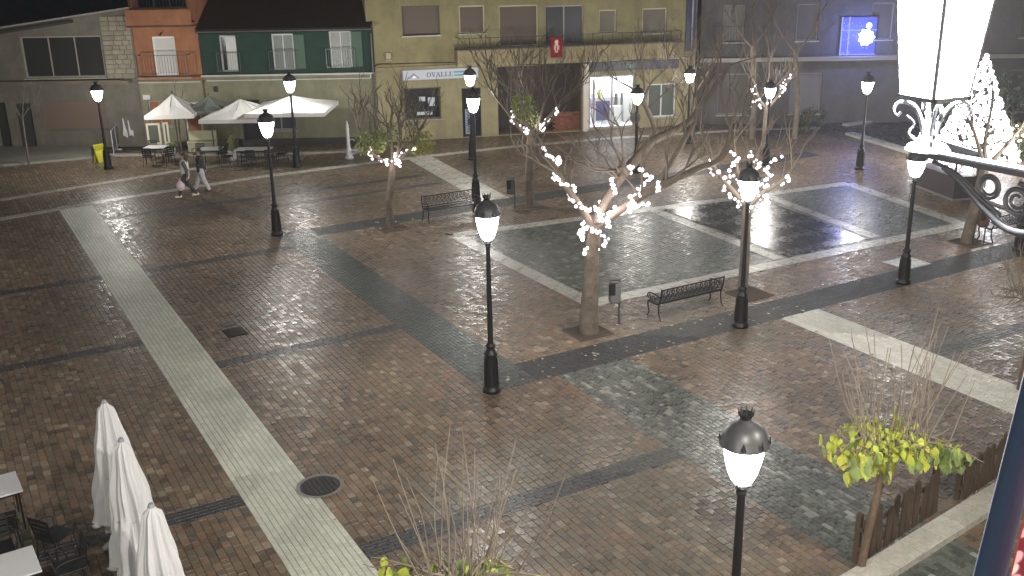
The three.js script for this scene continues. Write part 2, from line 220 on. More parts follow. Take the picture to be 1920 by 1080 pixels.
// ---------------------------------------------------------------- street lamps
const lanternGlass = glow(1, 0.97, 1.0, 14);
const lampParts = (() => {
  const base = lathe([[0.0001, 0], [0.2, 0], [0.2, 0.06], [0.165, 0.1], [0.15, 0.14], [0.135, 0.55], [0.12, 0.78], [0.14, 0.82], [0.14, 0.86], [0.1, 0.9], [0.085, 0.97], [0.11, 1.0], [0.11, 1.03], [0.07, 1.07]], 16);
  const flutes = []; for (let i = 0; i < 8; i++) { const a = i / 8 * Math.PI * 2; flutes.push(box(0.035, 0.6, 0.02, 0, 0, 0).rotateX(-0.04).rotateY(a).translate(Math.sin(a) * 0.146, 0.46, Math.cos(a) * 0.146)); }
  const post = lathe([[0.062, 1.05], [0.058, 1.5], [0.05, 2.6], [0.047, 3.08], [0.06, 3.1], [0.06, 3.13], [0.047, 3.15], [0.06, 3.17], [0.06, 3.19], [0.045, 3.2]], 14);
  const collar = mergeGeometries([ring(0.09, 0.018, 0, 3.235, 0, 'y').toNonIndexed(), cyl(0.035, 0.03, 0.08, 0, 3.19, 0).toNonIndexed()]);
  const scroll = (i) => { const a = i / 4 * Math.PI * 2 + 0.4; return swept([[0.04, 3.2, 0], [0.1, 3.22, 0], [0.13, 3.27, 0], [0.115, 3.31, 0]], 0.012, 0.008, 3, 5).rotateY(a); };
  const glass = lathe([[0.0001, 3.28], [0.125, 3.285], [0.17, 3.39], [0.212, 3.55], [0.24, 3.72], [0.243, 3.74], [0.0001, 3.745]], 24);
  const cap = lathe([[0.25, 3.735], [0.285, 3.745], [0.29, 3.77], [0.265, 3.795], [0.255, 3.85], [0.21, 3.94], [0.14, 3.99], [0.085, 4.02], [0.065, 4.05], [0.0001, 4.06]], 24);
  const crest = (i) => { const a = i / 8 * Math.PI * 2; return new THREE.ConeGeometry(0.035, 0.1, 4).scale(1, 1, 0.5).translate(0, 3.83, 0.28).rotateX(0).rotateY(a); };
  const crown = [lathe([[0.05, 4.05], [0.075, 4.09], [0.085, 4.12], [0.075, 4.13]], 12)]; for (let i = 0; i < 8; i++) { const a = i / 8 * Math.PI * 2; crown.push(new THREE.ConeGeometry(0.02, 0.09, 5).translate(0, 0.045, 0).rotateX(0.25).translate(0, 4.1, 0.07).rotateY(a)); }
  return { base: merge([base, ...flutes]), post, collar, scroll, glass, cap, crest, crown: merge(crown) };
})();
function lamp(x, z, label, h = 1, k = 1, full = true) {
  const t = thing('street_lamp', label, 'street lamp', [x, 0, z], 0, 'lampposts of the square'); const P = lampParts;
  mesh('base', P.base, ironMat, t); mesh('post', P.post, ironMat, t);
  const L = mesh('lantern_cap', P.cap, ironGrey, t); if (full) for (let i = 0; i < 8; i++) mesh('crest', P.crest(i), ironMat, L);
  mesh('collar', P.collar, ironGrey, t); if (full) for (let i = 0; i < 4; i++) mesh('scroll', P.scroll(i), ironGrey, t);
  mesh('crown', P.crown, ironMat, t); mesh('lantern_glass', P.glass, lanternGlass, t); t.scale.y = h;
  const l = new THREE.PointLight(LAMP_COL, LAMP_CD * k, 0, 2); l.name = 'lantern_bulb'; l.position.set(x, 3.5 * h, z); l.shadow.radius = 5; l.castShadow = true; scene.add(l);
  return t;
}
lamp(9.5, -17.64, 'black lamppost standing where the dark band meets the dark green band', 1.05);
lamp(16.63, -17.68, 'black lamppost in front of the light-wrapped tree, right of the bench', 1.0, 0.8);
lamp(22.72, -17.8, 'black lamppost beside the pale service hatch', 0.93, 0.6);
lamp(9.45, -32.51, 'black lamppost on the open brick left of the bushy tree', 1.02, 1.1);
lamp(13.62, -42.81, 'black lamppost in front of the brightest white parasol', 1.0, 1.05);
lamp(6.47, -47.38, 'black lamppost beside the yellow folding sign', 0.92, 1.25);
lamp(17.13, -32.64, 'black lamppost behind the right end of the far bench', 1.04, 1.0);
lamp(20.75, -39.77, 'black lamppost in front of the narrow poster door, under the long shop sign', 1.0, 0.8);
lamp(33.12, -28.71, 'lone black lamppost near the side street kerb', 0.96);
lamp(7.38, -7.67, 'nearest lamppost, its crowned lantern seen from above beside the leafy tree', 1.0);
lamp(25.14, -33.47, 'lamppost in front of the bright shop, next to the round sign', 0.875, 1.0);
lamp(30.95, -37.21, 'lamppost before the right end of the yellow building', 0.875, 1.0);
lamp(30.48, -31.46, 'lamppost behind the far light-wrapped tree', 0.875, 1.2);
lamp(28.19, -18.03, 'lamppost at the right edge, its foot seen below the iron bracket', 0.93, 0.6);

lamp(-4.2, -22.5, 'lamppost beyond the left edge, level with the drain grate', 1.0, 1.0);
lamp(-3.2, -34.0, 'lamppost beyond the left edge, near the stone line', 1.0, 1.0);
// ---------------------------------------------------------------- buildings
// each building is a group at the left foot of its front: local x along the front, y up, z out towards the square
const ROW1 = -Math.atan2(-46.12 + 55.55, 18.63 - 2.76), ROW2 = -Math.atan2(-41.0 + 46.12, 34.44 - 18.63), ROW3 = -Math.atan2(-33.8 + 40.9, 46 - 34.6);
const along = (p, turn, s, out = 0, y = 0) => [p[0] + Math.cos(turn) * s + Math.sin(turn) * out, y, p[1] - Math.sin(turn) * s + Math.cos(turn) * out];
const P1 = [2.76, -55.55], P2 = [18.63, -46.12], P3 = [34.6, -40.9];
const frameGeo = (x0, y0, x1, y1, w, d, z) => [box(x1 - x0, w, d, (x0 + x1) / 2, y1 - w / 2, z), box(x1 - x0, w, d, (x0 + x1) / 2, y0 + w / 2, z), box(w, y1 - y0 - 2 * w, d, x0 + w / 2, (y0 + y1) / 2, z), box(w, y1 - y0 - 2 * w, d, x1 - w / 2, (y0 + y1) / 2, z)];
const slatTex = dataTex(64, (x, y) => { const k = (y % 8) < 1 ? 0.55 : 1; return [k, k, k]; });
const shutterMat = (r, g, b) => M(r, g, b, 0.6, { map: rep(slatTex, 2.2), bumpMap: rep(slatTex, 2.2), bumpScale: 0.01 });
const brownShutter = shutterMat(0.115, 0.085, 0.068), darkShutter = shutterMat(0.045, 0.046, 0.045), garageShutter = shutterMat(0.2, 0.145, 0.115);
function win(b, x0, y0, x1, y1, o = {}) { // window with frame, sill and shutter or panes, set into its opening
  const depth = o.depth ?? 0.14, w = new THREE.Group(); w.name = o.name || 'window'; b.add(w);
  mesh('frame', frameGeo(x0, y0, x1, y1, o.fw ?? 0.06, 0.07, -depth), o.frame || whitePaint, w);
  const ix0 = x0 + 0.06, ix1 = x1 - 0.06, iy0 = y0 + 0.06, iy1 = y1 - 0.06;
  if (o.shutter) mesh('shutter', box(ix1 - ix0, iy1 - iy0, 0.03, (ix0 + ix1) / 2, (iy0 + iy1) / 2, -depth - 0.01), o.shutter, w);
  else { const n = o.panes || 2, pw = (ix1 - ix0) / n; for (let i = 0; i < n; i++) mesh('pane', box(pw - 0.05, iy1 - iy0, 0.015, ix0 + pw * (i + 0.5), (iy0 + iy1) / 2, -depth - 0.01), o.glass || darkGlass, w); for (let i = 1; i < n; i++) mesh('mullion', box(0.06, iy1 - iy0, 0.05, ix0 + pw * i, (iy0 + iy1) / 2, -depth), o.frame || whitePaint, w); }
  if (o.sill !== false) mesh('sill', box(x1 - x0 + 0.12, 0.06, 0.16, (x0 + x1) / 2, y0 - 0.031, 0.05), o.sillMat || paleStone[0], w);
  return w;
}
function railing(b, x0, x1, y0, y1, z, step, mat, r = 0.008, name = 'railing') {
  const g = new THREE.Group(); g.name = name; b.add(g); mesh('rail', [box(x1 - x0, 0.03, 0.03, (x0 + x1) / 2, y1, z), box(x1 - x0, 0.025, 0.025, (x0 + x1) / 2, y0 + 0.06, z), ...[x0, x1].flatMap((x) => [box(0.025, 0.03, z - 0.01, x, y1 - 0.001, z / 2), box(0.03, y1 - y0, 0.03, x, (y0 + y1) / 2, z + 0.001)])], mat, g);
  const n = Math.round((x1 - x0) / step), bg = new THREE.CylinderGeometry(r, r, y1 - y0 - 0.06, 5); for (let i = 1; i < n; i++) { const o = mesh('baluster', bg, mat, g); o.position.set(x0 + (x1 - x0) * i / n, (y0 + y1) / 2 + 0.03, z); } return g;
}
const shell = (b, w, h, d, mat) => mesh('side_walls', [box(0.25, h, d - 0.31, 0.127, h / 2, -0.31 - (d - 0.31) / 2), box(0.25, h, d - 0.31, w - 0.127, h / 2, -0.31 - (d - 0.31) / 2), box(w, h, 0.2, w / 2, h / 2, -d - 0.11)], mat, b);
const tileMat = M(0.05, 0.032, 0.024, 0.8, { map: grain2 });
function pitched(b, w, y, rise, d, over = 0.4, mat = tileMat) { // roof slope rising from the eaves, with tile ridges
  const r = new THREE.Group(); r.name = 'roof'; b.add(r); const L = Math.hypot(rise, d + over), a = Math.atan2(rise, d + over);
  mesh('slope', box(w, 0.12, L, 0, 0, 0).rotateX(a).translate(w / 2, y + rise / 2, (over - d) / 2), mat, r);
  const n = Math.round(w / 0.32), tg = new THREE.CylinderGeometry(0.09, 0.09, L, 7, 1, true, -Math.PI / 2, Math.PI).rotateX(Math.PI / 2).rotateX(a); for (let i = 0; i < n; i++) { const o = mesh('tile_row', tg, mat, r); o.position.set((i + 0.5) / n * w, y + rise / 2 + 0.06, (over - d) / 2); }
  mesh('gable', (() => { const s = new THREE.Shape(); s.moveTo(over, 0); s.lineTo(-d, 0); s.lineTo(-d, rise); s.closePath(); const g = new THREE.ExtrudeGeometry(s, { depth: w - 0.2, bevelEnabled: false }); return g.rotateY(-Math.PI / 2).scale(-1, 1, 1).translate(0.1, y - 0.12, 0); })(), mat, r).visible = true;
  mesh('gutter', new THREE.CylinderGeometry(0.06, 0.06, w, 8).rotateZ(Math.PI / 2).translate(w / 2, y - 0.04, over + 0.05), ironGrey, r); return r;
}
{ // 1: beige house at the left
  const w = 7.3, b = thing('beige_house', 'beige house with wide dark first floor window above a brown garage shutter', 'house', along(P1, ROW1, 0), ROW1);
  const holes = [[1.85, 3.4, 5.75, 5.35], [2.3, 0.85, 5.5, 2.28], [1.0, 0.02, 1.85, 2.25], [-0.0 + 0.02, 0.02, 0.62, 2.3]];
  const off = 1.6; const sh = (a) => [a[0] + off, a[1], a[2] + off, a[3]];
  const m = stucco(0.19, 0.178, 0.15); const wl = mesh('wall', wallWith(w + off, 5.4, 0.3, holes.map(sh), 1.15), m, b); wl.position.x = -off;
  mesh('side_walls', [box(0.25, 5.3, 7, w - 0.127, 2.65, -3.82), box(0.25, 5.3, 7, -off + 0.13, 2.65, -3.82)], m, b);
  win(b, 1.85, 3.4, 5.75, 5.35, { frame: M(0.3, 0.28, 0.24, .8), glass: M(0.03, 0.031, 0.03, 0.35), panes: 3, fw: 0.07 });
  const g = win(b, 2.3, 0.85, 5.5, 2.28, { shutter: garageShutter, frame: m, sill: false, name: 'garage_shutter' });
  win(b, 1.0, 0.02, 1.85, 2.25, { name: 'door', shutter: darkShutter, frame: M(0.15, 0.14, 0.12), sill: false }); win(b, 0.02, 0.02, 0.62, 2.3, { name: 'door', shutter: M(0.03, 0.03, 0.03), frame: m, sill: false });
  mesh('ledge', [box(7.2, 0.14, 0.5, 3.4, 3.2, 0.25), box(6.6, 0.04, 0.56, 3.3, 3.29, 0.28)], stucco(0.2, 0.17, 0.13), b);
  const q = new THREE.Group(); q.name = 'parapet'; b.add(q); for (let i = 0; i < 11; i++) { const x = -1.6 + i * 0.83; mesh('coping', box(0.82, 0.08, 0.5, x + 0.4, 5.45 + (x + 2.0) * 0.129, -0.06, 0, 0, 0.128), i % 2 ? paleStone[0] : paleStone[1], q); }
  mesh('roof', box(8.9, 0.1, 6.5, 2.8, 5.25, -3.6), tileMat, b); mesh('cornice', box(6.2, 0.12, 0.35, 1.5, 5.62, 0.17, 0, 0, 0.13), M(0.05, 0.045, 0.04), b);
  const st = new THREE.Group(); st.name = 'stone_pier'; b.add(st); const sm = [0, 1, 2].map((i) => stucco(0.3 + i * .03, 0.28 + i * .03, 0.22 + i * .025)); // coursed stone at the right of the upper floor
  for (let j = 0; j < 13; j++) { let x = 5.85; while (x < 7.2) { const l = Math.min(rr(0.3, 0.62), 7.25 - x); if (l < 0.12) break; mesh('stone', box(l - 0.02, 0.2, 0.05, x + l / 2, 3.45 + j * 0.222, 0.026 + rr(0, 0.012)), pick(sm), st); x += l; } }
}
{ // 2: orange house
  const w = 3.1, b = thing('orange_house', 'narrow orange house with a white balcony door and thin railing', 'house', along(P1, ROW1, 7.32), ROW1); const m = stucco(0.36, 0.16, 0.085);
  mesh('wall', wallWith(w, 9.2, 0.3, [[0.85, 3.42, 1.95, 5.25], [0.35, 6.55, 2.7, 8.4]]), m, b); shell(b, w, 9.2, 7, m); mesh('roof', box(w, 0.14, 7.4, w / 2, 9.28, -3.5), tileMat, b);
  win(b, 0.85, 3.42, 1.95, 5.25, { name: 'balcony_door', frame: whitePaint, shutter: M(0.52, 0.52, 0.5, 0.6), fw: 0.09, sill: false });
  mesh('lamp_arm', swept([[1.3, 5.28, 0.0], [1.32, 5.34, 0.12], [1.42, 5.42, 0.22]], 0.03, 0.04, 3), ironMat, b);
  mesh('balcony_slab', box(2.6, 0.1, 0.55, 1.45, 3.36, 0.27), stucco(0.3, 0.2, 0.14), b); railing(b, 0.22, 2.6, 3.42, 4.42, 0.5, 0.13, M(0.06, 0.03, 0.022, .5));
  mesh('upper_balcony', [box(3.06, 0.12, 0.7, w / 2, 5.86, 0.35), box(3.06, 0.6, 0.08, w / 2, 6.22, 0.66), box(0.3, 1.9, 0.1, 0.16, 7.4, 0.06), box(0.3, 1.9, 0.1, w - 0.16, 7.4, 0.06)], m, b); mesh('balcony_edge', box(3.08, 0.07, 0.74, w / 2, 5.77, 0.36), M(0.09, 0.04, 0.03), b);
  win(b, 0.35, 6.55, 2.7, 8.4, { panes: 3, frame: M(0.09, 0.09, 0.09), sill: false }); railing(b, 0.3, 2.8, 6.55, 7.2, 0.68, 0.16, ironMat);
}
{ // 3: green house over the bar
  const w = 8.3, b = thing('green_house', 'dark green house with three white shuttered balcony doors over the bar front', 'house', along(P1, ROW1, 10.44), ROW1); const up = stucco(0.016, 0.048, 0.035), low = stucco(0.25, 0.25, 0.17);
  const W3 = [[0.95, 3.55, 1.75, 5.25], [3.45, 3.6, 4.5, 5.28], [6.2, 3.65, 7.25, 5.38]];
  const g = wallWith(w, 2.1, 0.3, W3.map(([a, c, d, e]) => [a, c - 3.4, d, e - 3.4])); mesh('upper_wall', g.translate(0, 3.4, 0), up, b);
  W3.forEach(([a, c, d, e], i) => { win(b, a, c, d, e, { name: 'balcony_door', panes: 2, glass: i === 0 ? darkGlass : M(0.2, 0.22, 0.21, 0.4), frame: M(0.5, 0.52, 0.5, .6), fw: 0.08, sill: false }); mesh('shutter_leaf', box(0.5, e - c - 0.1, 0.04, i === 0 ? d - 0.25 : d + 0.26, (c + e) / 2, i === 0 ? -0.03 : 0.03), i === 0 ? M(0.55, 0.57, 0.55) : M(0.07, 0.12, 0.09), b); railing(b, a - 0.15, d + 0.15, c, c + 0.9, 0.16, 0.11, ironGrey, 0.007); });
  mesh('lower_wall', wallWith(w, 3.38, 0.32, [[1.6, 0.02, 2.6, 2.2], [2.8, 0.7, 4.3, 2.2]]), low, b); shell(b, w, 5.4, 7, up);
  win(b, 1.6, 0.02, 2.6, 2.2, { name: 'doorway', shutter: M(0.02, 0.022, 0.028, .4), frame: M(0.05, 0.055, 0.06), sill: false }); win(b, 2.8, 0.7, 4.3, 2.2, { glass: M(0.06, 0.08, 0.09, 0.15), frame: M(0.3, 0.3, 0.3) });
  mesh('ledge', [box(w - 0.1, 0.08, 0.5, w / 2, 3.42, 0.25)], M(0.42, 0.43, 0.4, .6), b); mesh('awning_box', [box(w - 0.4, 0.05, 0.18, w / 2, 3.16, 0.1), box(0.05, 0.26, 0.1, w - 0.18, 3.3, 0.3)], M(0.45, 0.46, 0.42, .6), b); mesh('base_course', box(w, 0.3, 0.05, w / 2, 0.15, 0.026), M(0.05, 0.05, 0.05), b);
  mesh('downpipe', new THREE.CylinderGeometry(0.045, 0.045, 5.2, 8).translate(w - 0.08, 2.65, 0.07), ironGrey, b); mesh('meter_box', box(0.16, 0.26, 0.1, 0.55, 2.75, 0.05), ironMat, b);
  pitched(b, w, 5.5, 3.6, 7);
}
{ // bar front under the orange house
  const b = thing('bar_front', 'ground floor bar front with a dim violet window and white framed door', 'shop front', along(P1, ROW1, 7.34, 0.002), ROW1); const m = stucco(0.27, 0.265, 0.19);
  mesh('wall', wallWith(3.06, 3.2, 0.12, [[0.3, 1.0, 1.35, 2.25], [2.0, 0.02, 2.85, 2.15]]).translate(0, 0, 0.126), m, b);
  const vw = win(b, 0.3, 1.0, 1.35, 2.25, { glass: glow(0.22, 0.18, 0.75, 0.4), frame: M(0.3, 0.3, 0.3), depth: 0.0 }); win(b, 2.0, 0.02, 2.85, 2.15, { name: 'door', panes: 1, glass: darkGlass, frame: M(0.6, 0.6, 0.57), fw: 0.1, depth: 0.0, sill: false });
  mesh('gutter', box(3.0, 0.06, 0.12, 1.53, 3.13, 0.2), M(0.42, 0.4, 0.34), b); mesh('air_conditioner', box(0.35, 0.24, 0.2, 0.35, 2.45, 0.23), M(0.55, 0.55, 0.52), b);
}
{ // 4: yellow building with the long balcony
  const w = 16.6, h = 9.6, b = thing('yellow_building', 'long yellow building with brown shutters, a full balcony and shops below', 'building', along(P2, ROW2, 0), ROW2);
  const m = stucco(0.29, 0.262, 0.14), low = stucco(0.34, 0.305, 0.18);
  const up = [[1.7, 5.05, 3.5, 6.42], [4.45, 5.05, 5.7, 6.35], [6.4, 4.35, 8.35, 6.3], [8.7, 4.35, 10.65, 6.22], [11.45, 4.85, 12.35, 5.95], [13.7, 4.75, 15.0, 5.95]];
  const wu = wallWith(w, h - 3.62, 0.3, up.map(([a, c, d, e]) => [a, c - 3.62, d, e - 3.62])); mesh('upper_wall', wu.translate(0, 3.62, 0), m, b);
  const lo = [[1.6, 1.03, 3.4, 2.57], [4.45, 0.03, 5.4, 2.44], [6.26, 0.03, 10.6, 3.4], [10.95, 0.06, 13.4, 2.75], [14.1, 0.5, 15.6, 2.2]]; mesh('lower_wall', wallWith(w, 3.6, 0.3, lo), low, b); shell(b, w, h, 9, m); mesh('roof', box(w, 0.15, 9.3, w / 2, h + 0.08, -4.6), tileMat, b);
  up.forEach(([a, c, d, e], i) => { if (i === 3) { win(b, a, c, d, e, { panes: 2, glass: M(0.05, 0.05, 0.06, 0.2), frame: M(0.35, 0.33, 0.3) }); } else win(b, a, c, d, e, { shutter: i > 3 ? shutterMat(0.16, 0.14, 0.11) : brownShutter, frame: i ? M(0.5, 0.46, 0.34, .8) : M(0.1, 0.085, 0.07, .8), sillMat: paleStone[1] }); });
  for (const x of [1.62, 3.6, 5.95]) mesh('wall_joint', box(0.03, h - 3.8, 0.012, x, (h + 3.8) / 2 - .1, 0.006), M(0.25, 0.225, 0.13, .9), b);
  const bal = new THREE.Group(); bal.name = 'balcony'; b.add(bal); mesh('slab', box(11.4, 0.14, 1.0, 9.85, 3.66, 0.5), low, bal); mesh('parapet', box(11.4, 0.6, 0.1, 9.85, 4.03, 0.96), stucco(0.31, 0.26, 0.155), bal); mesh('coping', box(11.45, 0.06, 0.16, 9.85, 4.36, 0.96), M(0.12, 0.1, 0.08), bal); mesh('end_wall', [box(0.1, 0.6, 0.9, 4.2, 4.03, 0.455), box(0.1, 0.6, 0.9, 15.5, 4.03, 0.455)], stucco(0.31, 0.26, 0.155), bal); railing(bal, 4.25, 15.4, 4.4, 4.9, 0.96, 0.5, ironMat, 0.012);
  // shop with the long sign
  win(b, 1.6, 1.03, 3.4, 2.57, { panes: 1, glass: M(0.02, 0.02, 0.022, 0.08), frame: M(0.12, 0.1, 0.08), name: 'shop_window' }); mesh('window_notice', [box(0.3, 0.22, 0.01, 2.5, 2.0, -0.12), box(0.34, 0.42, 0.01, 2.95, 1.85, -0.12), box(0.75, 0.16, 0.01, 2.6, 1.3, -0.12)], M(0.5, 0.56, 0.62, .7), b);
  win(b, 4.45, 0.03, 5.4, 2.44, { name: 'shop_door', panes: 1, glass: M(0.02, 0.02, 0.03, 0.1), frame: M(0.03, 0.03, 0.035), sill: false });
  const po = mesh('door_poster', box(0.5, 1.25, 0.02, 4.85, 0.78, -0.1), M(1, 1, 1, 0.6, { map: print(64, 160, (c, W, H) => { c.fillStyle = '#8c93a8'; c.fillRect(0, 0, W, H); c.fillStyle = '#1c2030'; for (let i = 0; i < 14; i++) c.fillRect(8 + (i * 17) % 9, 10 + i * 10, 12 + (i * 23) % 34, 5); c.fillRect(18, 62, 30, 40); }) }), b); { const u = po.geometry.attributes.uv; for (let i = 16; i < 20; i++) u.setXY(i, u.getX(i) / 0.5, u.getY(i) / 1.25); }
  const sg = new THREE.Group(); sg.name = 'shop_sign'; b.add(sg); mesh('sign_box', box(3.75, 0.5, 0.12, 3.42, 3.2, 0.062), M(0.3, 0.31, 0.34, .5), sg);
  const face = new THREE.PlaneGeometry(3.7, 0.45).translate(3.42, 3.2, 0.127); mesh('lettering', face, M(1, 1, 1, 0.5, { map: print(740, 90, (c, W, H) => { c.fillStyle = '#b9bfca'; c.fillRect(0, 0, W, H); c.fillStyle = '#8f93a6'; c.beginPath(); c.moveTo(40, 80); c.lineTo(110, 24); c.lineTo(170, 80); c.fill(); c.fillStyle = '#f4f6fa'; c.beginPath(); c.moveTo(84, 76); c.lineTo(112, 48); c.lineTo(142, 76); c.fill(); c.fillStyle = '#3f6272'; c.font = 'bold 62px serif'; c.fillText('OVALLE', 232, 70); c.fillStyle = '#5d9aa6'; c.fillRect(500, 22, 160, 18); c.fillRect(500, 54, 150, 16); c.fillStyle = '#dfe6ea'; c.font = 'bold 15px sans-serif'; }) }), sg);
  // dark recessed entrance
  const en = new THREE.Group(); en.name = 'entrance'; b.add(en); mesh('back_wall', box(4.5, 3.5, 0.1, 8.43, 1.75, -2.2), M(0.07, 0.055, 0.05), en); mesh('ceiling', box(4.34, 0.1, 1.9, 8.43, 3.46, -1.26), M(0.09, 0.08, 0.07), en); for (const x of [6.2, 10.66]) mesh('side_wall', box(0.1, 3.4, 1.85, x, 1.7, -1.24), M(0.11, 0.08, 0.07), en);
  const bw = new THREE.Group(); bw.name = 'brick_wall'; b.add(bw); const bm = [M(0.2, 0.07, 0.045, .8), M(0.16, 0.055, 0.035, .8), M(0.24, 0.09, 0.06, .8)]; for (let j = 0; j < 9; j++) for (let i = 0; i < 6; i++) mesh('brick', box(0.225, 0.095, 0.2, 9.3 + i * 0.235 + (j % 2) * 0.117, 0.05 + j * 0.105, -0.55 + rr(0, .006)), pick(bm), bw);
  mesh('pillar', box(0.28, 3.38, 0.16, 10.76, 1.69, 0.082), M(0.62, 0.55, 0.47, .7), b);
  // bright shop
  const shp = new THREE.Group(); shp.name = 'lit_shop'; b.add(shp); const iw = M(0.75, 0.76, 0.78, .8); mesh('interior', [box(3.3, 0.08, 1.7, 12.5, 0.0, -1.16), box(3.3, 3, 0.1, 12.5, 1.5, -2.05), box(0.1, 3, 1.7, 10.86, 1.5, -1.16), box(0.1, 3, 1.7, 14.16, 1.5, -1.16)], iw, shp); mesh('ceiling_light_panel', box(3.2, 0.06, 1.6, 12.5, 2.93, -1.15), glow(0.93, 0.95, 1, 2.0), shp);
  mesh('shop_frame', [...frameGeo(10.95, 0.06, 13.4, 2.75, 0.09, 0.08, -0.12), box(0.08, 2.5, 0.08, 12.2, 1.4, -0.12), box(0.1, 2.2, 0.06, 11.25, 1.4, -0.14)], M(0.3, 0.3, 0.32, .5), shp); for (const [a, d] of [[11.04, 12.16], [12.24, 13.31]]) mesh('pane', box(d - a, 2.5, 0.012, (a + d) / 2, 1.4, -0.12), glassMat, shp);
  mesh('door_poster', box(0.75, 1.0, 0.02, 11.75, 0.95, -0.2), M(0.16, 0.17, 0.36, .7), shp); mesh('poster', box(0.14, 0.55, 0.02, 11.55, 1.75, -0.2), M(0.6, 0.5, 0.1), shp); mesh('counter', [box(0.8, 0.9, 0.5, 12.65, 0.5, -1.5), box(0.5, 1.6, 0.3, 13.6, 0.85, -1.8)], M(0.5, 0.52, 0.5), shp); for (let i = 0; i < 9; i++) mesh('goods', box(0.16, 0.2 + (i % 3) * .06, 0.2, 11.3 + (i % 5) * 0.42, 0.95 + Math.floor(i / 5) * 0.55, -1.9), M(0.2 + (i * 37 % 50) / 100, 0.2 + (i * 53 % 50) / 100, 0.25 + (i * 71 % 40) / 100, .6), shp); mesh('shelf', [box(2.2, 0.03, 0.3, 12.1, 0.83, -1.88), box(2.2, 0.03, 0.3, 12.1, 1.38, -1.88)], M(0.4, 0.4, 0.4), shp); mesh('notice', [box(0.16, 0.6, 0.02, 12.45, 1.5, -0.2), box(0.12, 0.6, 0.02, 12.75, 1.5, -0.2)], M(0.2, 0.2, 0.22), shp);
  win(b, 14.1, 0.5, 15.6, 2.2, { panes: 2, glass: M(0.1, 0.12, 0.1, .3) });
  const ds = new THREE.Group(); ds.name = 'dark_sign'; b.add(ds); mesh('sign_box', box(4.9, 0.46, 0.14, 13.2, 3.2, 0.072), M(0.07, 0.07, 0.085, .5), ds); mesh('lettering', new THREE.PlaneGeometry(1.2, 0.36).translate(13.2, 3.2, 0.146), M(1, 1, 1, .5, { map: print(240, 72, (c, W, H) => { c.fillStyle = '#4a4a52'; c.fillRect(0, 0, W, H); c.fillStyle = '#6fa08c'; c.font = 'italic bold 52px serif'; c.fillText('Cafés', 40, 54); }) }), ds); mesh('trim', box(5.3, 0.06, 0.2, 13.3, 3.48, 0.1), M(0.5, 0.45, 0.36), ds);
  mesh('blue_pipe_panel', box(0.5, 5.6, 0.1, 16.25, 6.6, 0.052), M(0.03, 0.035, 0.09, .4), b); mesh('downpipe', new THREE.CylinderGeometry(0.05, 0.05, 5.6, 8).translate(16.3, 6.6, 0.15), M(0.3, 0.31, 0.34, .4), b);
  mesh('cable', swept([[0.05, 3.4, 0.06], [0.35, 3.74, 0.07], [1.2, 3.76, 0.06], [4.0, 3.72, 0.06], [8, 3.56, 1.02], [16.4, 3.5, 0.05]], 0.022, 0.022, 6, 5), ironMat, b); mesh('wall_lamp', [box(0.22, 0.3, 0.16, 0.95, 4.15, 0.082), box(0.3, 0.04, 0.2, 0.95, 3.95, 0.1)], M(0.4, 0.37, 0.28), b);
}
{ const t = thing('banner', 'red hanging banner with a pale emblem on the yellow building balcony', 'banner', along(P2, ROW2, 9.0, 1.05, 3.85), ROW2);
  const g = new THREE.PlaneGeometry(0.6, 0.98, 10, 10); const p = g.attributes.position; for (let i = 0; i < p.count; i++) p.setZ(i, 0.03 * Math.sin(p.getX(i) * 14 + p.getY(i) * 3)); g.computeVertexNormals();
  mesh('cloth', g.translate(0, 0.49, 0.02), M(1, 1, 1, 0.85, { side: THREE.DoubleSide, map: print(80, 120, (c, W, H) => { c.fillStyle = '#7c1522'; c.fillRect(0, 0, W, H); c.fillStyle = '#d9b9b0'; c.beginPath(); c.ellipse(40, 30, 12, 14, 0, 0, 7); c.fill(); c.fillRect(30, 40, 20, 50); c.fillStyle = '#a33a3a'; c.fillRect(36, 50, 8, 34); c.fillStyle = '#c79a90'; c.fillRect(22, 48, 8, 26); c.fillRect(50, 48, 8, 26); }) }), t); mesh('bar', new THREE.CylinderGeometry(0.015, 0.015, 0.66, 6).rotateZ(Math.PI / 2).translate(0, 0.99, 0.02), ironMat, t); }
{ // 5: grey building to the right
  const w = 24, h = 10, b = thing('grey_building', 'dim grey-brown building at the right with a stone ledge and shuttered windows', 'building', along(P3, ROW3, 0), ROW3); const m = stucco(0.11, 0.105, 0.105);
  const holes = [], ws = []; for (let i = 0; i < 6; i++) { const x = 1.1 + i * 3.7; holes.push([x, 4.2, x + 1.1, 6.0]); ws.push([x, 4.2, x + 1.1, 6.0]); if (i !== 2) { holes.push([x - 0.1, 0.5, x + 1.5, 2.6]); ws.push([x - 0.1, 0.5, x + 1.5, 2.6]); } }
  mesh('wall', wallWith(w, h, 0.3, holes), m, b); shell(b, w, h, 9, m); ws.forEach((q, i) => win(b, ...q, { shutter: i % 3 ? shutterMat(0.1, 0.09, 0.08) : shutterMat(0.16, 0.15, 0.14), frame: M(0.22, 0.2, 0.18) }));
  mesh('ledge', [box(w, 0.16, 0.35, w / 2, 3.3, 0.176), box(w, 0.05, 0.45, w / 2, 3.41, 0.22)], M(0.3, 0.28, 0.25, .8), b); mesh('cornice', [box(2.6, 0.1, 0.3, 5.2, 6.55, 0.15), box(2.6, 0.1, 0.4, 5.2, 6.35, 0.2)], M(0.45, 0.44, 0.42), b); mesh('roof', box(w, 0.15, 9.4, w / 2, h + 0.08, -4.7), tileMat, b);
  railing(b, 0.6, 2.6, 4.15, 5.0, 0.4, 0.14, ironMat);
}
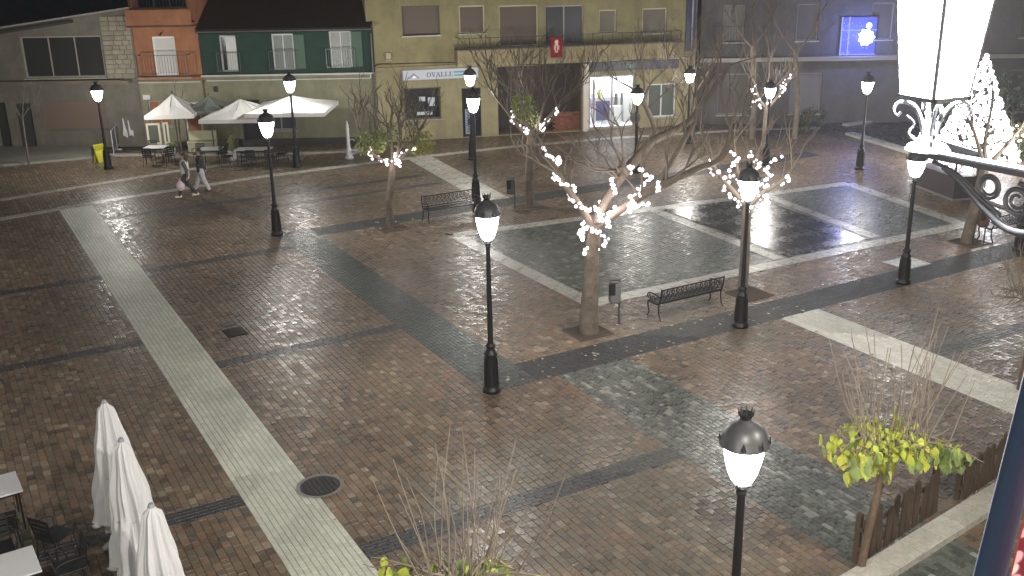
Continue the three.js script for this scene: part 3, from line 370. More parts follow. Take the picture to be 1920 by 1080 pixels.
{ // blue light decoration on the grey building
  const t = thing('blue_light_decoration', 'glowing blue light panel with a white lit figure on the grey building', 'light decoration', along(P3, ROW3, 7.9, 0.05, 3.5), ROW3); const bl = new THREE.MeshStandardMaterial({ color: C(0.02, 0.025, 0.1), emissive: C(0.1, 0.13, 0.75), emissiveIntensity: 0.4, roughness: 0.6 }), be = new THREE.MeshStandardMaterial({ color: C(0.05, 0.06, 0.2), emissive: C(0.3, 0.36, 1), emissiveIntensity: 0.55 }), wh = glow(0.62, 0.9, 1, 1.3);
  mesh('light_backing', box(1.75, 1.85, 0.05, 0, 0.9, 0.03), bl, t); const tubes = []; for (const x of [-0.86, -0.5]) tubes.push(box(0.05, 1.9, 0.05, x, 0.9, 0.09)); for (const y of [0, 1.2]) tubes.push(box(1.8, 0.04, 0.05, 0, y, 0.1)); for (let i = 0; i < 40; i++) tubes.push(new THREE.SphereGeometry(0.035, 6, 4).translate(rr(-0.85, 0.5), rr(0.02, 1.6), 0.1)); mesh('light_tubes', tubes, be, t);
  const fg = new THREE.IcosahedronGeometry(0.4, 2); { const p = fg.attributes.position; for (let i = 0; i < p.count; i++) { const k = 1 + 0.2 * Math.sin(p.getX(i) * 23) * Math.cos(p.getY(i) * 19); p.setXYZ(i, p.getX(i) * k, p.getY(i) * k, p.getZ(i) * 0.3); } fg.computeVertexNormals(); } mesh('lit_figure', [fg.translate(0.38, 0.85, 0.2), new THREE.SphereGeometry(0.15, 12, 8).scale(1, 1, .5).translate(0.45, 1.42, 0.2)], wh, t);
  const l = new THREE.PointLight(C(0.2, 0.26, 1), 14, 0, 2); l.name = 'blue_glow'; l.position.set(...along(P3, ROW3, 7.9, 1.3, 4.4)); l.shadow.radius = 12; scene.add(l);
}
{ // light of the bright shop, just below its ceiling panel
  const l = new THREE.RectAreaLight(C(0.95, 0.97, 1), 4.5, 3.1, 1.5); l.name = 'shop_light'; const p = along(P2, ROW2, 12.5, -1.15, 2.88); l.position.set(...p); l.lookAt(p[0], 0, p[2]); scene.add(l);
}

// ---------------------------------------------------------------- trees
// limbs: [points, r0, r1]; local x along the street front, z towards the viewer's house
function growTwigs(out, p, dir, len, r, depth, spread, up) {
  const n = 4, pts = [p.clone()]; let d = dir.clone(); for (let i = 1; i <= n; i++) { d.add(V(rr(-1, 1) * spread, rr(-0.6, 1) * spread + up, rr(-1, 1) * spread)).normalize(); pts.push(pts[i - 1].clone().addScaledVector(d, len / n)); }
  out.push(tube(pts, ramp(r, Math.max(r * 0.45, 0.006), n + 1), r > 0.03 ? 6 : 4)); const tips = [pts[n]];
  if (depth > 0) { const k = 2 + Math.floor(rnd() * 2); for (let i = 0; i < k; i++) { const at = pts[2 + Math.floor(rnd() * (n - 1))]; const nd = d.clone().add(V(rr(-1, 1), rr(-0.3, 0.9), rr(-1, 1)).multiplyScalar(0.9)).normalize(); tips.push(...growTwigs(out, at, nd, len * rr(0.55, 0.8), r * 0.6, depth - 1, spread, up)); } }
  return tips;
}
const leafGeo = (() => { const P = [], I = [], U = []; const rowsN = 5, hw = [0.03, 0.3, 0.38, 0.24, 0.01]; for (let i = 0; i < rowsN; i++) for (let k = -1; k <= 1; k++) { const y = -i / (rowsN - 1); P.push(k * hw[i], y, Math.abs(k) * -0.12 + 0.18 * Math.sin(-y * 2.2)); U.push(k * .5 + .5, -y); } for (let i = 0; i < rowsN - 1; i++) for (let k = 0; k < 2; k++) { const o = i * 3 + k; I.push(o, o + 3, o + 1, o + 1, o + 3, o + 4); } const g = new THREE.BufferGeometry(); g.setAttribute('position', new THREE.Float32BufferAttribute(P, 3)); g.setAttribute('uv', new THREE.Float32BufferAttribute(U, 2)); g.setIndex(I); g.computeVertexNormals(); return g; })();
const leafMat = (r, g, b) => new THREE.MeshPhysicalMaterial({ color: C(r, g, b), roughness: 0.9, transmission: 0.35, thickness: 0, side: THREE.DoubleSide });
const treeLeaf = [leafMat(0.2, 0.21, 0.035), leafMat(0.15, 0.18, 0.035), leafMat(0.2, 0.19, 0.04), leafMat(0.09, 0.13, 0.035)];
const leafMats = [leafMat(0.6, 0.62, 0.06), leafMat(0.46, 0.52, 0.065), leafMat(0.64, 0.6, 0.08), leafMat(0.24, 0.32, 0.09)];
const smallLeaf = new THREE.BufferGeometry(); smallLeaf.setAttribute('position', new THREE.Float32BufferAttribute([0, 0, 0, 0.4, -0.5, 0.1, -0.4, -0.5, 0.1, 0, -1, 0], 3)); smallLeaf.setAttribute('uv', new THREE.Float32BufferAttribute([.5, 1, 1, .5, 0, .5, .5, 0], 2)); smallLeaf.setIndex([0, 2, 1, 1, 2, 3]); smallLeaf.computeVertexNormals();
function leafCloud(t, name, spots, size, mat, spread) { const gs = []; for (const p of spots) { const s = size * rr(0.7, 1.3), g = smallLeaf.clone().scale(s, s, s).rotateX(rr(-0.8, 0.8)).rotateY(rr(0, 6.3)); gs.push(g.translate(p.x + rr(-1, 1) * spread, p.y + rr(-1, 1) * spread, p.z + rr(-1, 1) * spread)); } const o = mesh(name, gs, mat, t); o.userData.kind = 'stuff'; return o; }
function tree(label, x, z, trunk, limbs, o = {}) {
  const t = thing(o.name || 'bare_tree', label, 'tree', [x, 0, z], YAW, o.group); seed = o.seed || Math.floor(x * 977 + 31);
  mesh('trunk', swept(trunk.map((q) => q.slice(0, 3)), trunk[0][3], trunk[trunk.length - 1][3], 5, 12), o.bark || barkMat, t);
  const crown = [], ends = []; for (const [pts, r0, r1] of limbs) { crown.push(swept(pts, r0, r1, 4, 7)); const P = pts.map((q) => V(...q)); ends.push([P[P.length - 1], P[P.length - 1].clone().sub(P[P.length - 2]).normalize(), r1]); if (P.length > 2 && !o.bareLimbs) ends.push([P[P.length - 2], V(rr(-1, 1), 0.8, rr(-1, 1)).normalize(), r1 * 0.6]); }
  const tips = []; for (const [p, d, r] of ends) for (let k = 0; k < (o.tw || 3); k++) tips.push(...growTwigs(crown, p, d.clone().add(V(rr(-.7, .7), rr(0, .6), rr(-.7, .7))).normalize(), (o.len || 1.1) * rr(0.7, 1.25), Math.min(r * 0.8, 0.035), o.depth ?? 2, o.spread ?? 0.28, o.up ?? 0.08));
  mesh('crown', crown, barkMat, t); if (o.leaves) for (const [i, [c, rad, n, size, mi]] of o.leaves.entries()) { const s = []; for (let k = 0; k < n; k++) { const q = V(rr(-1, 1), rr(-1, 1), rr(-1, 1)); if (q.length() > 1) q.normalize(); s.push(V(c[0] + q.x * rad[0], c[1] + q.y * rad[1], c[2] + q.z * rad[2])); } leafCloud(t, 'leaves', s, size, treeLeaf[mi], 0.05); }
  return t;
}
const bulbGeo = new THREE.SphereGeometry(0.038, 7, 5), bulbMat = glow(1, 0.79, 0.85, 0.5), bulbHot = glow(1, 0.93, 0.94, 2.5), wireMat = M(0.03, 0.04, 0.03, .6);
function fairy(label, x, z, runs, n, kcd, group = 'strings of lights wound on the trees', spread = 0.12) { // string wound round the limbs
  const t = thing('light_string', label, 'light string', [x, 0, z], YAW, group); const wires = []; const per = runs.reduce((a, r) => a + new THREE.CatmullRomCurve3(r.map((q) => V(...q))).getLength(), 0); let cx = V(0, 0, 0), cn = 0;
  for (const r of runs) { const c = new THREE.CatmullRomCurve3(r.map((q) => V(...q))), L = c.getLength(), k = Math.max(3, Math.round(n * L / per)), ph = rr(0, 6); const wp = [];
    for (let i = 0; i < k; i++) { const u = (i + rr(0.1, 0.9)) / k, p = c.getPoint(u), a = ph + u * L * 9, s = spread * rr(0.7, 1.6); p.add(V(Math.cos(a) * s, rr(-.5, .5) * s, Math.sin(a) * s)); const b = mesh('bulb', bulbGeo, rnd() < 0.25 ? bulbHot : bulbMat, t); b.position.copy(p); const q = rr(0.8, 1.45); b.scale.set(q, q, q); cx.add(p); cn++; }
    for (let i = 0; i <= 24; i++) { const u = i / 24, p = c.getPoint(u), a = ph + u * L * 9; wp.push(p.add(V(Math.cos(a) * spread, 0, Math.sin(a) * spread))); } wires.push(tube(wp, 0.006, 4)); }
  mesh('wire', wires, wireMat, t); cx.divideScalar(cn); const l = new THREE.PointLight(C(1, 0.88, 0.88), kcd * 0.4, 0, 2); l.name = 'light_string_glow'; l.position.copy(cx.clone().add(V(0, 0, 0.4)).applyAxisAngle(V(0, 1, 0), YAW)).add(V(x, 0, z)); l.shadow.radius = 15; scene.add(l); return t;
}
{ // the big tree in the middle
  const L1 = [[0.1, 2.6, 0], [-0.22, 3.2, 0.1], [-0.52, 3.65, 0.15], [-0.78, 4.05, 0.1]], L1b = [[-0.78, 4.05, 0.1], [-0.98, 4.45, -0.1], [-1.25, 4.85, -0.3], [-1.55, 5.2, -0.5]];
  const L2 = [[0.1, 2.7, 0], [0.38, 3.25, -0.3], [0.75, 3.72, -0.5], [1.1, 4.1, -0.7]], L2b = [[1.0, 4.0, -0.65], [1.28, 4.3, -0.7], [1.55, 4.6, -0.75], [2.0, 4.8, -0.8], [2.45, 5.05, -0.9], [2.75, 5.4, -1.0]];
  const L3 = [[0.13, 2.65, 0], [0.62, 3.08, 0.15], [1.2, 3.48, 0.2], [1.75, 3.8, 0.2]], L3b = [[1.7, 3.75, 0.2], [2.1, 3.92, 0.15], [2.55, 4.1, 0.1], [3.0, 4.25, 0], [3.22, 4.55, -0.1], [3.3, 4.95, -0.2]], L4 = [[1.45, 3.62, 0.2], [1.72, 3.95, 0.05], [2.0, 4.35, -0.1], [2.25, 4.75, -0.25], [2.5, 5.1, -0.4]], L5 = [[0.9, 3.9, -0.5], [0.8, 4.05, -0.4], [0.62, 4.0, -0.3]];
  tree('large bare tree in the centre, its forked limbs wrapped in pink-white lights', 13.25, -19.41, [[0, 0, 0, 0.26], [-0.02, 0.25, 0, 0.2], [0.02, 1.1, 0, 0.17], [0.06, 2.1, 0, 0.15], [0.13, 2.8, 0, 0.15]],
    [[L1, 0.1, 0.07], [L1b, 0.07, 0.035], [L2, 0.11, 0.1], [L2b, 0.135, 0.06], [L3, 0.1, 0.085], [L3b, 0.1, 0.05], [L4, 0.085, 0.05], [L5, 0.08, 0.07]], { tw: 2, len: 0.95, depth: 2, seed: 91, spread: 0.34, up: 0.03 });
  fairy('pink-white light string wound round the large central tree', 13.25, -19.41, [[[-0.05, 2.15, 0.16], [0.2, 2.2, 0.16], [0.25, 2.6, 0.1], [-0.02, 2.75, 0.14]], L1, [[-0.78, 4.05, .1], [-0.9, 4.3, 0], [-1.02, 4.6, -.1]], [[-0.35, 2.75, 0.1], [-0.1, 2.6, .15], [-0.2, 2.4, 0.16]], L2, L3, [[0.35, 2.9, .15], [0.9, 3.2, .2], [1.3, 3.3, .25]], [[1.25, 3.5, .2], [1.3, 3.85, 0], [1.2, 4.1, -.1]]], 270, 9);
}
tree('small tree with yellow-green leaves beside the far bench', 13.03, -31.17, [[0, 0, 0, 0.14], [-0.03, 0.8, 0, 0.115], [0.1, 1.6, 0, 0.11], [0.18, 2.2, 0, 0.12]], [[[[0.15, 2.15, 0], [-0.25, 2.4, 0], [-0.6, 2.75, 0], [-0.85, 3.3, 0]], 0.07, 0.04], [[[0.2, 2.2, 0], [0.5, 2.45, 0.1], [0.85, 2.75, 0.1], [1.1, 3.3, 0]], 0.07, 0.04], [[[0.18, 2.2, 0], [0.15, 2.7, -0.3], [0.1, 3.3, -0.4]], 0.06, 0.04], [[[0.2, 2.2, 0], [0.4, 2.6, 0.3], [0.5, 3.2, 0.4]], 0.06, 0.035]],
  { name: 'leafy_tree', tw: 4, len: 0.95, depth: 2, leaves: [[[-0.5, 3.0, 0], [0.55, 0.4, 0.6], 330, 0.1, 1], [[1.15, 2.95, 0], [0.45, 0.4, 0.5], 300, 0.1, 0], [[0.3, 3.3, 0.1], [0.9, 0.4, 0.6], 240, 0.09, 3]] });
fairy('short light string in the fork of the yellow-green leaved tree', 13.03, -31.17, [[[-0.6, 2.8, 0.05], [-0.3, 2.4, 0.1], [0.1, 2.25, 0.12]], [[0.1, 2.25, 0.12], [0.45, 2.45, 0.1], [0.85, 2.8, 0.1]], [[0.3, 2.1, .12], [0.45, 2.6, .15]]], 58, 4);
tree('tree with a green leaf clump in front of the dark entrance', 18.46, -30.97, [[0, 0, 0, 0.16], [0, 1.2, 0, 0.13], [0.05, 2.2, 0, 0.12], [0.06, 2.6, 0, 0.13]], [[[[0.05, 2.5, 0], [-0.35, 2.95, 0], [-0.75, 3.5, 0], [-1.2, 4.1, 0]], 0.08, 0.04], [[[0.06, 2.5, 0], [0.5, 3.0, 0], [1.05, 3.65, 0], [1.6, 4.2, 0]], 0.08, 0.04], [[[0.05, 2.5, 0], [-0.1, 3.3, -0.3], [-0.15, 4.3, -0.4]], 0.08, 0.04], [[[0.06, 2.5, 0], [0.35, 3.2, 0.4], [0.6, 4.0, 0.6]], 0.07, 0.04]],
  { name: 'leafy_tree', tw: 4, len: 1.2, depth: 2, leaves: [[[-0.2, 3.7, 0.2], [0.4, 0.55, 0.5], 330, 0.1, 1], [[0.1, 3.4, 0.2], [0.35, 0.4, 0.4], 160, 0.1, 3]] });
fairy('light string in the fork of the tree before the dark entrance', 18.46, -30.97, [[[-0.75, 3.5, 0.05], [-0.4, 3.05, 0.1], [0, 2.75, 0.1]], [[0.1, 2.8, 0.1], [0.5, 3.0, 0.1], [1.05, 3.65, 0.05]], [[0.5, 2.9, .1], [0.8, 3.2, .1]]], 52, 4);
tree('light-wrapped tree directly behind the middle lamppost', 18.3, -19.45, [[0, 0, 0, 0.14], [0, 1.2, 0, 0.1], [-0.02, 2.2, 0, 0.1], [0, 2.55, 0, 0.11]], [[[[0, 2.45, 0], [-0.4, 2.9, 0], [-0.75, 3.3, 0], [-1.0, 3.7, 0]], 0.08, 0.035], [[[0, 2.45, 0], [0.4, 2.85, 0], [0.8, 3.1, 0], [1.1, 3.45, 0]], 0.08, 0.035], [[[0, 2.5, 0], [0.1, 3.2, -0.3], [0.3, 3.9, -0.4]], 0.07, 0.03], [[[0, 2.5, 0], [-0.2, 3.2, -0.3], [-0.35, 4.1, -0.4]], 0.07, 0.03]], { tw: 3, len: 0.9, depth: 1 });
fairy('light string on the tree behind the middle lamppost', 18.3, -19.45, [[[-0.2, 2.5, .15], [-0.6, 3.0, .05], [-1.0, 3.7, 0]], [[0.1, 2.4, .15], [0.5, 2.85, .1], [1.05, 3.35, 0]], [[-0.1, 2.8, .1], [0.15, 3.3, -.2], [0.2, 3.9, -.4]], [[-0.3, 2.9, .1], [-0.35, 3.4, -.2], [-0.4, 3.9, -.4]], [[0.3, 2.8, .1], [0.4, 3.3, .1], [0.75, 3.8, 0]]], 105, 6);
tree('leaning pale tree at the right, behind the iron bracket', 27.52, -19.38, [[0, 0, 0, 0.2], [0.05, 0.5, 0, 0.16], [0.16, 1.5, 0, 0.14], [0.25, 2.4, 0, 0.14]], [[[[0.25, 2.35, 0], [0.0, 3.0, 0], [-0.3, 3.7, 0]], 0.08, 0.04], [[[0.25, 2.35, 0], [0.7, 2.9, 0], [1.2, 3.6, 0]], 0.08, 0.04], [[[0.25, 2.4, 0], [0.3, 3.2, -0.3], [0.4, 4.0, -0.4]], 0.08, 0.04]], { tw: 3, len: 0.9, depth: 1 });
tree('thin bare sapling before the beige house', 3.53, -50.25, [[0, 0, 0, 0.05], [0.02, 1.0, 0, 0.045], [0.05, 1.9, 0, 0.04], [0.08, 2.3, 0, 0.035]], [[[[0.06, 2.0, 0], [-0.1, 2.4, 0], [-0.2, 2.9, 0]], 0.03, 0.015], [[[0.08, 2.2, 0], [0.35, 2.5, 0], [0.7, 2.8, 0]], 0.03, 0.015], [[[0.08, 2.2, 0], [0.2, 2.8, 0], [0.3, 3.2, 0]], 0.03, 0.012]], { name: 'sapling', tw: 2, len: 0.6, depth: 1 });
tree('slender sapling in front of the leftmost open parasol', 9.94, -48.4, [[0, 0, 0, 0.04], [0.0, 1.0, 0, 0.035], [0.03, 1.8, 0, 0.03], [0.02, 2.1, 0, 0.03]], [[[[0.02, 2.0, 0], [-0.1, 2.4, 0], [0.05, 2.8, 0]], 0.025, 0.012], [[[0.02, 2.0, 0], [0.25, 2.3, 0], [0.3, 2.7, 0]], 0.025, 0.012]], { name: 'sapling', tw: 2, len: 0.4, depth: 1 });
tree('far light-wrapped tree in front of the grey building', 31.99, -33.17, [[0, 0, 0, 0.15], [0, 1.2, 0, 0.12], [0, 2.1, 0, 0.12]], [[[[0, 2.0, 0], [-0.35, 2.5, 0], [-0.6, 3.2, 0]], 0.07, 0.035], [[[0, 2.0, 0], [0.4, 2.5, 0], [0.8, 3.1, 0]], 0.07, 0.035], [[[0, 2.0, 0], [0.1, 3.0, -0.3], [0.1, 4.0, -0.4]], 0.07, 0.035]], { tw: 3, len: 1.2, depth: 2 });
fairy('light string on the far tree in front of the grey building', 31.99, -33.17, [[[-0.62, 3.2, 0.05], [-0.6, 2.7, 0.1], [-0.5, 2.2, 0.1]], [[-0.5, 2.15, .1], [0.0, 2.35, 0.1], [0.7, 3.1, 0.05]], [[0.5, 2.6, .1], [0.85, 3.5, 0]]], 48, 3);
tree('tall pollarded tree before the stone ledge, left of its twin', 34.22, -36.34, [[0, 0, 0, 0.15], [0, 2.0, 0, 0.12], [-0.2, 4.0, 0, 0.1], [-0.22, 4.4, 0, 0.1]], [[[[-0.22, 4.3, 0], [-0.7, 4.8, 0], [-1.1, 5.4, 0]], 0.06, 0.04], [[[-0.22, 4.3, 0], [0.2, 4.9, 0], [0.5, 5.5, 0]], 0.06, 0.04], [[[-.22, 4.3, 0], [-.25, 5, -.2], [-.3, 5.6, -.2]], .06, .04]], { name: 'pollard_tree', tw: 3, len: 0.9, depth: 2 });
tree('tall pollarded tree before the stone ledge, right of its twin', 35.86, -35.17, [[0, 0, 0, 0.14], [0, 2.0, 0, 0.11], [-0.25, 3.9, 0, 0.09], [-0.28, 4.2, 0, 0.09]], [[[[-0.28, 4.1, 0], [-0.8, 4.7, 0], [-1.2, 5.3, 0]], 0.055, 0.035], [[[-0.28, 4.1, 0], [0.3, 4.7, 0], [0.6, 5.4, 0]], 0.055, 0.035]], { name: 'pollard_tree', tw: 3, len: 0.9, depth: 2 });
tree('twisted bare tree hiding the right side of the bright shop', 29.68, -37.9, [[0, 0, 0, 0.13], [-0.15, 0.8, 0, 0.11], [-0.5, 1.6, 0, 0.1], [-0.75, 2.1, 0, 0.1]], [[[[-0.75, 2.0, 0], [-1.2, 2.6, 0], [-1.9, 3.0, 0]], 0.06, 0.03], [[[-0.7, 2.0, 0], [-0.4, 2.8, 0], [0.3, 3.5, 0]], 0.06, 0.03], [[[-0.7, 2, 0], [-0.7, 2.9, 0.2], [-0.9, 3.8, 0.2]], 0.06, 0.03], [[[-0.5, 1.6, 0], [0.3, 2.4, 0], [1.2, 3.0, 0]], 0.05, 0.03]], { tw: 4, len: 1.0, depth: 2 });
tree('bare spreading tree between the bright shop and the grey building', 32.6, -38.9, [[0, 0, 0, 0.14], [0.05, 1.0, 0, 0.12], [0.0, 2.0, 0, 0.11]], [[[[0, 1.9, 0], [-0.6, 2.6, 0], [-1.3, 3.4, 0]], 0.06, 0.03], [[[0, 1.9, 0], [0.5, 2.7, 0], [1.0, 3.6, 0]], 0.06, 0.03], [[[0, 2, 0], [0, 3, 0.2], [-.1, 4, .2]], 0.06, 0.03]], { tw: 4, len: 1.1, depth: 2 });
for (const [x, z, l] of [[41.5, -29.5, 'dark evergreen bush at the far right beyond the cone of lights'], [44.5, -27.0, 'dark evergreen bush at the right edge of the square'], [37.6, -36.2, 'low green bush at the foot of the grey building']]) { const t = thing('bush', l, 'bush', [x, 0, z]); seed = Math.floor(x * 31); const big = x > 40, s = [], st = []; for (let i = 0; i < (big ? 1500 : 500); i++) { const q = V(rr(-1, 1), rr(-1, 1), rr(-1, 1)); if (q.length() > 1) continue; const k = 1 + 0.25 * Math.sin(q.x * 7) * Math.cos(q.z * 6); s.push(V(q.x * (big ? 2.1 : 0.9) * k, (big ? 1.9 : 0.7) + q.y * (big ? 1.8 : 0.6) * k, q.z * (big ? 1.8 : 0.9))); } leafCloud(t, 'crown', s, big ? 0.2 : 0.14, leafMat(0.045, 0.075, 0.035), 0.1); for (let i = 0; i < 8; i++) st.push(swept([[rr(-.2, .2), 0, rr(-.2, .2)], [rr(-.8, .8), 1, rr(-.6, .6)], [rr(-1.6, 1.6), big ? 2.8 : 1, rr(-1, 1)]].map((q) => big ? q : [q[0] * .45, q[1], q[2] * .45]), 0.05, 0.012, 3, 5)); mesh('trunk', st, barkMat, t); }
// young pollards of the near row: bare upright shoots, drooping yellow leaves
function youngTree(label, x, z, knob, nShoot, nLeaf, o = {}) {
  const t = thing('young_tree', label, 'tree', [x, 0, z], YAW, 'young trees along the near kerb'); seed = o.seed || Math.floor(x * 71 + 3); const [kx, ky] = knob;
  mesh('trunk', swept([[0, 0, 0], [kx * 0.35, ky * 0.4, 0], [kx * 0.8, ky * 0.8, 0], [kx, ky, 0]], 0.066, 0.05, 5, 9), M(0.17, 0.115, 0.075, 0.9, { map: rep(barkTex, 1), bumpMap: rep(barkTex, 1), bumpScale: 0.02 }), t);
  const g = [], arms = []; for (let i = 0; i < 15; i++) { const a = i / 15 * 6.283 + rr(-.2, .2), L = rr(0.55, 1.2), e = V(kx + Math.cos(a) * L * 1.02, ky + rr(-0.22, 0.32), Math.sin(a) * L * 0.8), m = V(kx + Math.cos(a) * L * 0.5, ky + rr(0.05, 0.3), Math.sin(a) * L * 0.4); arms.push([V(kx, ky, 0), m, e]); g.push(swept([[kx, ky - 0.05, 0], [m.x, m.y, m.z], [e.x, e.y, e.z]], 0.028, 0.009, 4, 5)); for (let k = 0; k < 3; k++) growTwigs(g, m.clone().lerp(e, rnd()), V(Math.cos(a), rr(-.6, .5), Math.sin(a)).normalize(), rr(0.2, 0.45), 0.01, 0, 0.3, 0); }
  mesh('branches', g, twigMat, t); const sh = []; for (let i = 0; i < nShoot; i++) { const [A, B, D] = pick(arms), p = B.clone().lerp(D, rr(-.4, .5)), lean = V((p.x - kx) * (o.fan || 0.35) + rr(-.28, .28), 1, p.z * 0.2 + rr(-.25, .25)).normalize(), L = rr(0.8, 1.75) * (o.shootLen || 1), q = p.clone().addScaledVector(lean, L * .5).add(V(rr(-.06, .06), 0, rr(-.06, .06))), e = p.clone().addScaledVector(lean, L); const s = mesh('shoot', swept([p, q, e], 0.0095, 0.0045, 4, 5), twigMat, t); if (rnd() < 0.4) { const r = q.clone().add(V(rr(-.3, .3), rr(.25, .4), rr(-.2, .2))); mesh('side_shoot', tube([q, r], [0.006, 0.004], 4), twigMat, s); } }
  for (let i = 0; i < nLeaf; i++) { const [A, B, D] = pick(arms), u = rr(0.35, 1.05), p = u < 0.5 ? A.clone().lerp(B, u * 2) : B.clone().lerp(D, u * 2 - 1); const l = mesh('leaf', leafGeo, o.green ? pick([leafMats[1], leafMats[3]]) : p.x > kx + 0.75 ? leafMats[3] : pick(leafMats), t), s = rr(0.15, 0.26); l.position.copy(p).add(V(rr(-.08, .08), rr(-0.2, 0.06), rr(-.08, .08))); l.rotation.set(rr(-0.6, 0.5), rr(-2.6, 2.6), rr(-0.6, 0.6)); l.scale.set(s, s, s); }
  if (o.more) { const gs = []; for (let i = 0; i < o.more; i++) { const [A, B, D] = pick(arms), u = rr(0.1, 1.0), p = u < 0.5 ? A.clone().lerp(B, u * 2) : B.clone().lerp(D, u * 2 - 1), s = rr(0.06, 0.14); gs.push(leafGeo.clone().scale(s, s, s).rotateX(rr(-.6, .5)).rotateZ(rr(-.6, .6)).rotateY(rr(-3, 3)).translate(p.x + rr(-.1, .1), p.y + rr(-.12, .12), p.z + rr(-.1, .1))); } mesh('small_leaves', gs, leafMats[1], t).userData.kind = 'stuff'; }
  return t;
}
youngTree('young tree with drooping yellow-green leaves beside the picket fence', 11.08, -8.87, [0.22, 2.1], 38, 290, { seed: 5, more: 380, fan: 0.6, shootLen: 1.12 });
youngTree('young tree at the bottom edge, long bare shoots over green leaves', 4.35, -9.15, [0.1, 2.06], 34, 150, { seed: 23, green: true, shootLen: 1.0, fan: 0.75 });
youngTree('bare young tree at the right edge, near the pale band', 19.05, -11.7, [0.1, 1.9], 30, 0, { seed: 41, shootLen: 0.8, fan: 1.1 });

// ---------------------------------------------------------------- benches, bins, tree pits
function bench(label, x, z, turn, w = 2.05) {
  const t = thing('bench', label, 'bench', [x, 0, z], turn, 'iron benches'); const h = w / 2;
  for (const s of [-1, 1]) { const e = mesh('end_frame', [swept([[s * h, 0.42, 0.24], [s * h, 0.3, 0.25], [s * h, 0.12, 0.2], [s * h, 0, 0.27]], 0.022, 0.018, 4, 6), swept([[s * h, 0.86, -0.3], [s * h, 0.6, -0.27], [s * h, 0.4, -0.2], [s * h, 0.15, -0.22], [s * h, 0, -0.3]], 0.022, 0.02, 4, 6), swept([[s * h, 0.42, 0.24], [s * h, 0.4, 0], [s * h, 0.42, -0.22]], 0.02, 0.02, 3, 6)], ironMat, t); mesh('armrest', [swept([[s * h, 0.62, -0.27], [s * h, 0.66, 0.05], [s * h, 0.62, 0.24], [s * h, 0.54, 0.27], [s * h, 0.5, 0.2]], 0.022, 0.016, 4, 6), swept([[s * h, 0.42, 0.2], [s * h, 0.52, 0.15], [s * h, 0.62, 0.2]], 0.016, 0.016, 3, 5), ring(0.07, 0.012, s * h, 0.52, 0.02, 'x')], ironMat, e); }
  for (let i = 0; i < 7; i++) mesh('seat_slat', box(w - 0.04, 0.02, 0.045, 0, 0.43 + (i > 4 ? (i - 4) * .006 : 0), -0.18 + i * 0.066), ironMat, t);
  const b = []; const n = Math.round(w / 0.16); for (let i = 0; i < n; i++) { const xx = -h + 0.1 + i * (w - 0.2) / (n - 1); b.push(ring(0.066, 0.011, xx, 0.6, -0.268), ring(0.05, 0.011, xx + 0.04, 0.74, -0.29), swept([[xx - .08, 0.47, -.24], [xx, 0.6, -.265], [xx + .08, 0.8, -.3]], 0.01, 0.01, 2, 4)); } b.push(box(w - 0.04, 0.03, 0.025, 0, 0.48, -0.245), box(w - 0.04, 0.035, 0.025, 0, 0.83, -0.305)); mesh('backrest', b, ironMat, t); return t;
}
bench('iron bench with its lattice back to us, right of the central tree', 16.2, -19.32, Math.PI);
bench('iron bench facing us beside the yellow-green leaved tree', 15.4, -31.2, 0, 2.05);
bench('iron bench at the right edge behind the leaning tree', 29.1, -19.2, Math.PI, 1.9);
function bin(label, x, z, turn = YAW, mat = M(0.14, 0.135, 0.14, .5)) { const t = thing('litter_bin', label, 'litter bin', [x, 0, z], turn, 'litter bins on posts'); mesh('post', [cyl(0.025, 0.025, 1.18, 0.1, 0, -0.02, 8), cyl(0.06, 0.06, 0.02, 0.1, 0, -0.02, 10)], ironGrey, t); mesh('basket', rbox(0.3, 0.55, 0.24, 0.06, -0.03, 0.86, 0.06), mat, t); mesh('rim', [ring(0.13, 0.015, -0.03, 1.13, 0.06, 'y')], ironMat, t); mesh('opening', box(0.16, 0.3, 0.012, -0.1, 0.96, 0.182), M(0.01, 0.01, 0.01, .9), t); mesh('bracket', box(0.04, 0.05, 0.08, 0.1, 0.95, 0.0), ironMat, t); return t; }
bin('grey litter bin on a post between the central tree and the bench', 14.13, -19.55);
bin('dark litter bin on a post beside the tree with the green clump', 17.75, -31.03, YAW, M(0.04, 0.035, 0.035, .5));
bin('brown litter bin on a post behind the leaning tree', 27.75, -19.05, YAW, M(0.09, 0.05, 0.035, .6));
function pit(x, z, s = 0.9) { const t = struct('tree_pit'); t.position.set(x, 0, z); const m = M(0.09, 0.065, 0.048, .7, { map: grain2 }); for (const k of [-1, 1]) { mesh('edging', box(s, 0.03, 0.05, 0, 0.006, k * s / 2), m, t); mesh('edging', box(0.05, 0.03, s - 0.06, k * s / 2, 0.0055, 0), m, t); } mesh('soil', box(s - 0.05, 0.02, s - 0.05, 0, 0.0, 0), M(0.075, 0.055, 0.04, .95, { map: grain2, bumpMap: bump2, bumpScale: 0.02 }), t); }
for (const [x, z] of [[13.22, -19.42], [18.5, -19.4], [13.05, -31.15], [18.5, -30.95], [27.6, -19.35]]) pit(x, z);
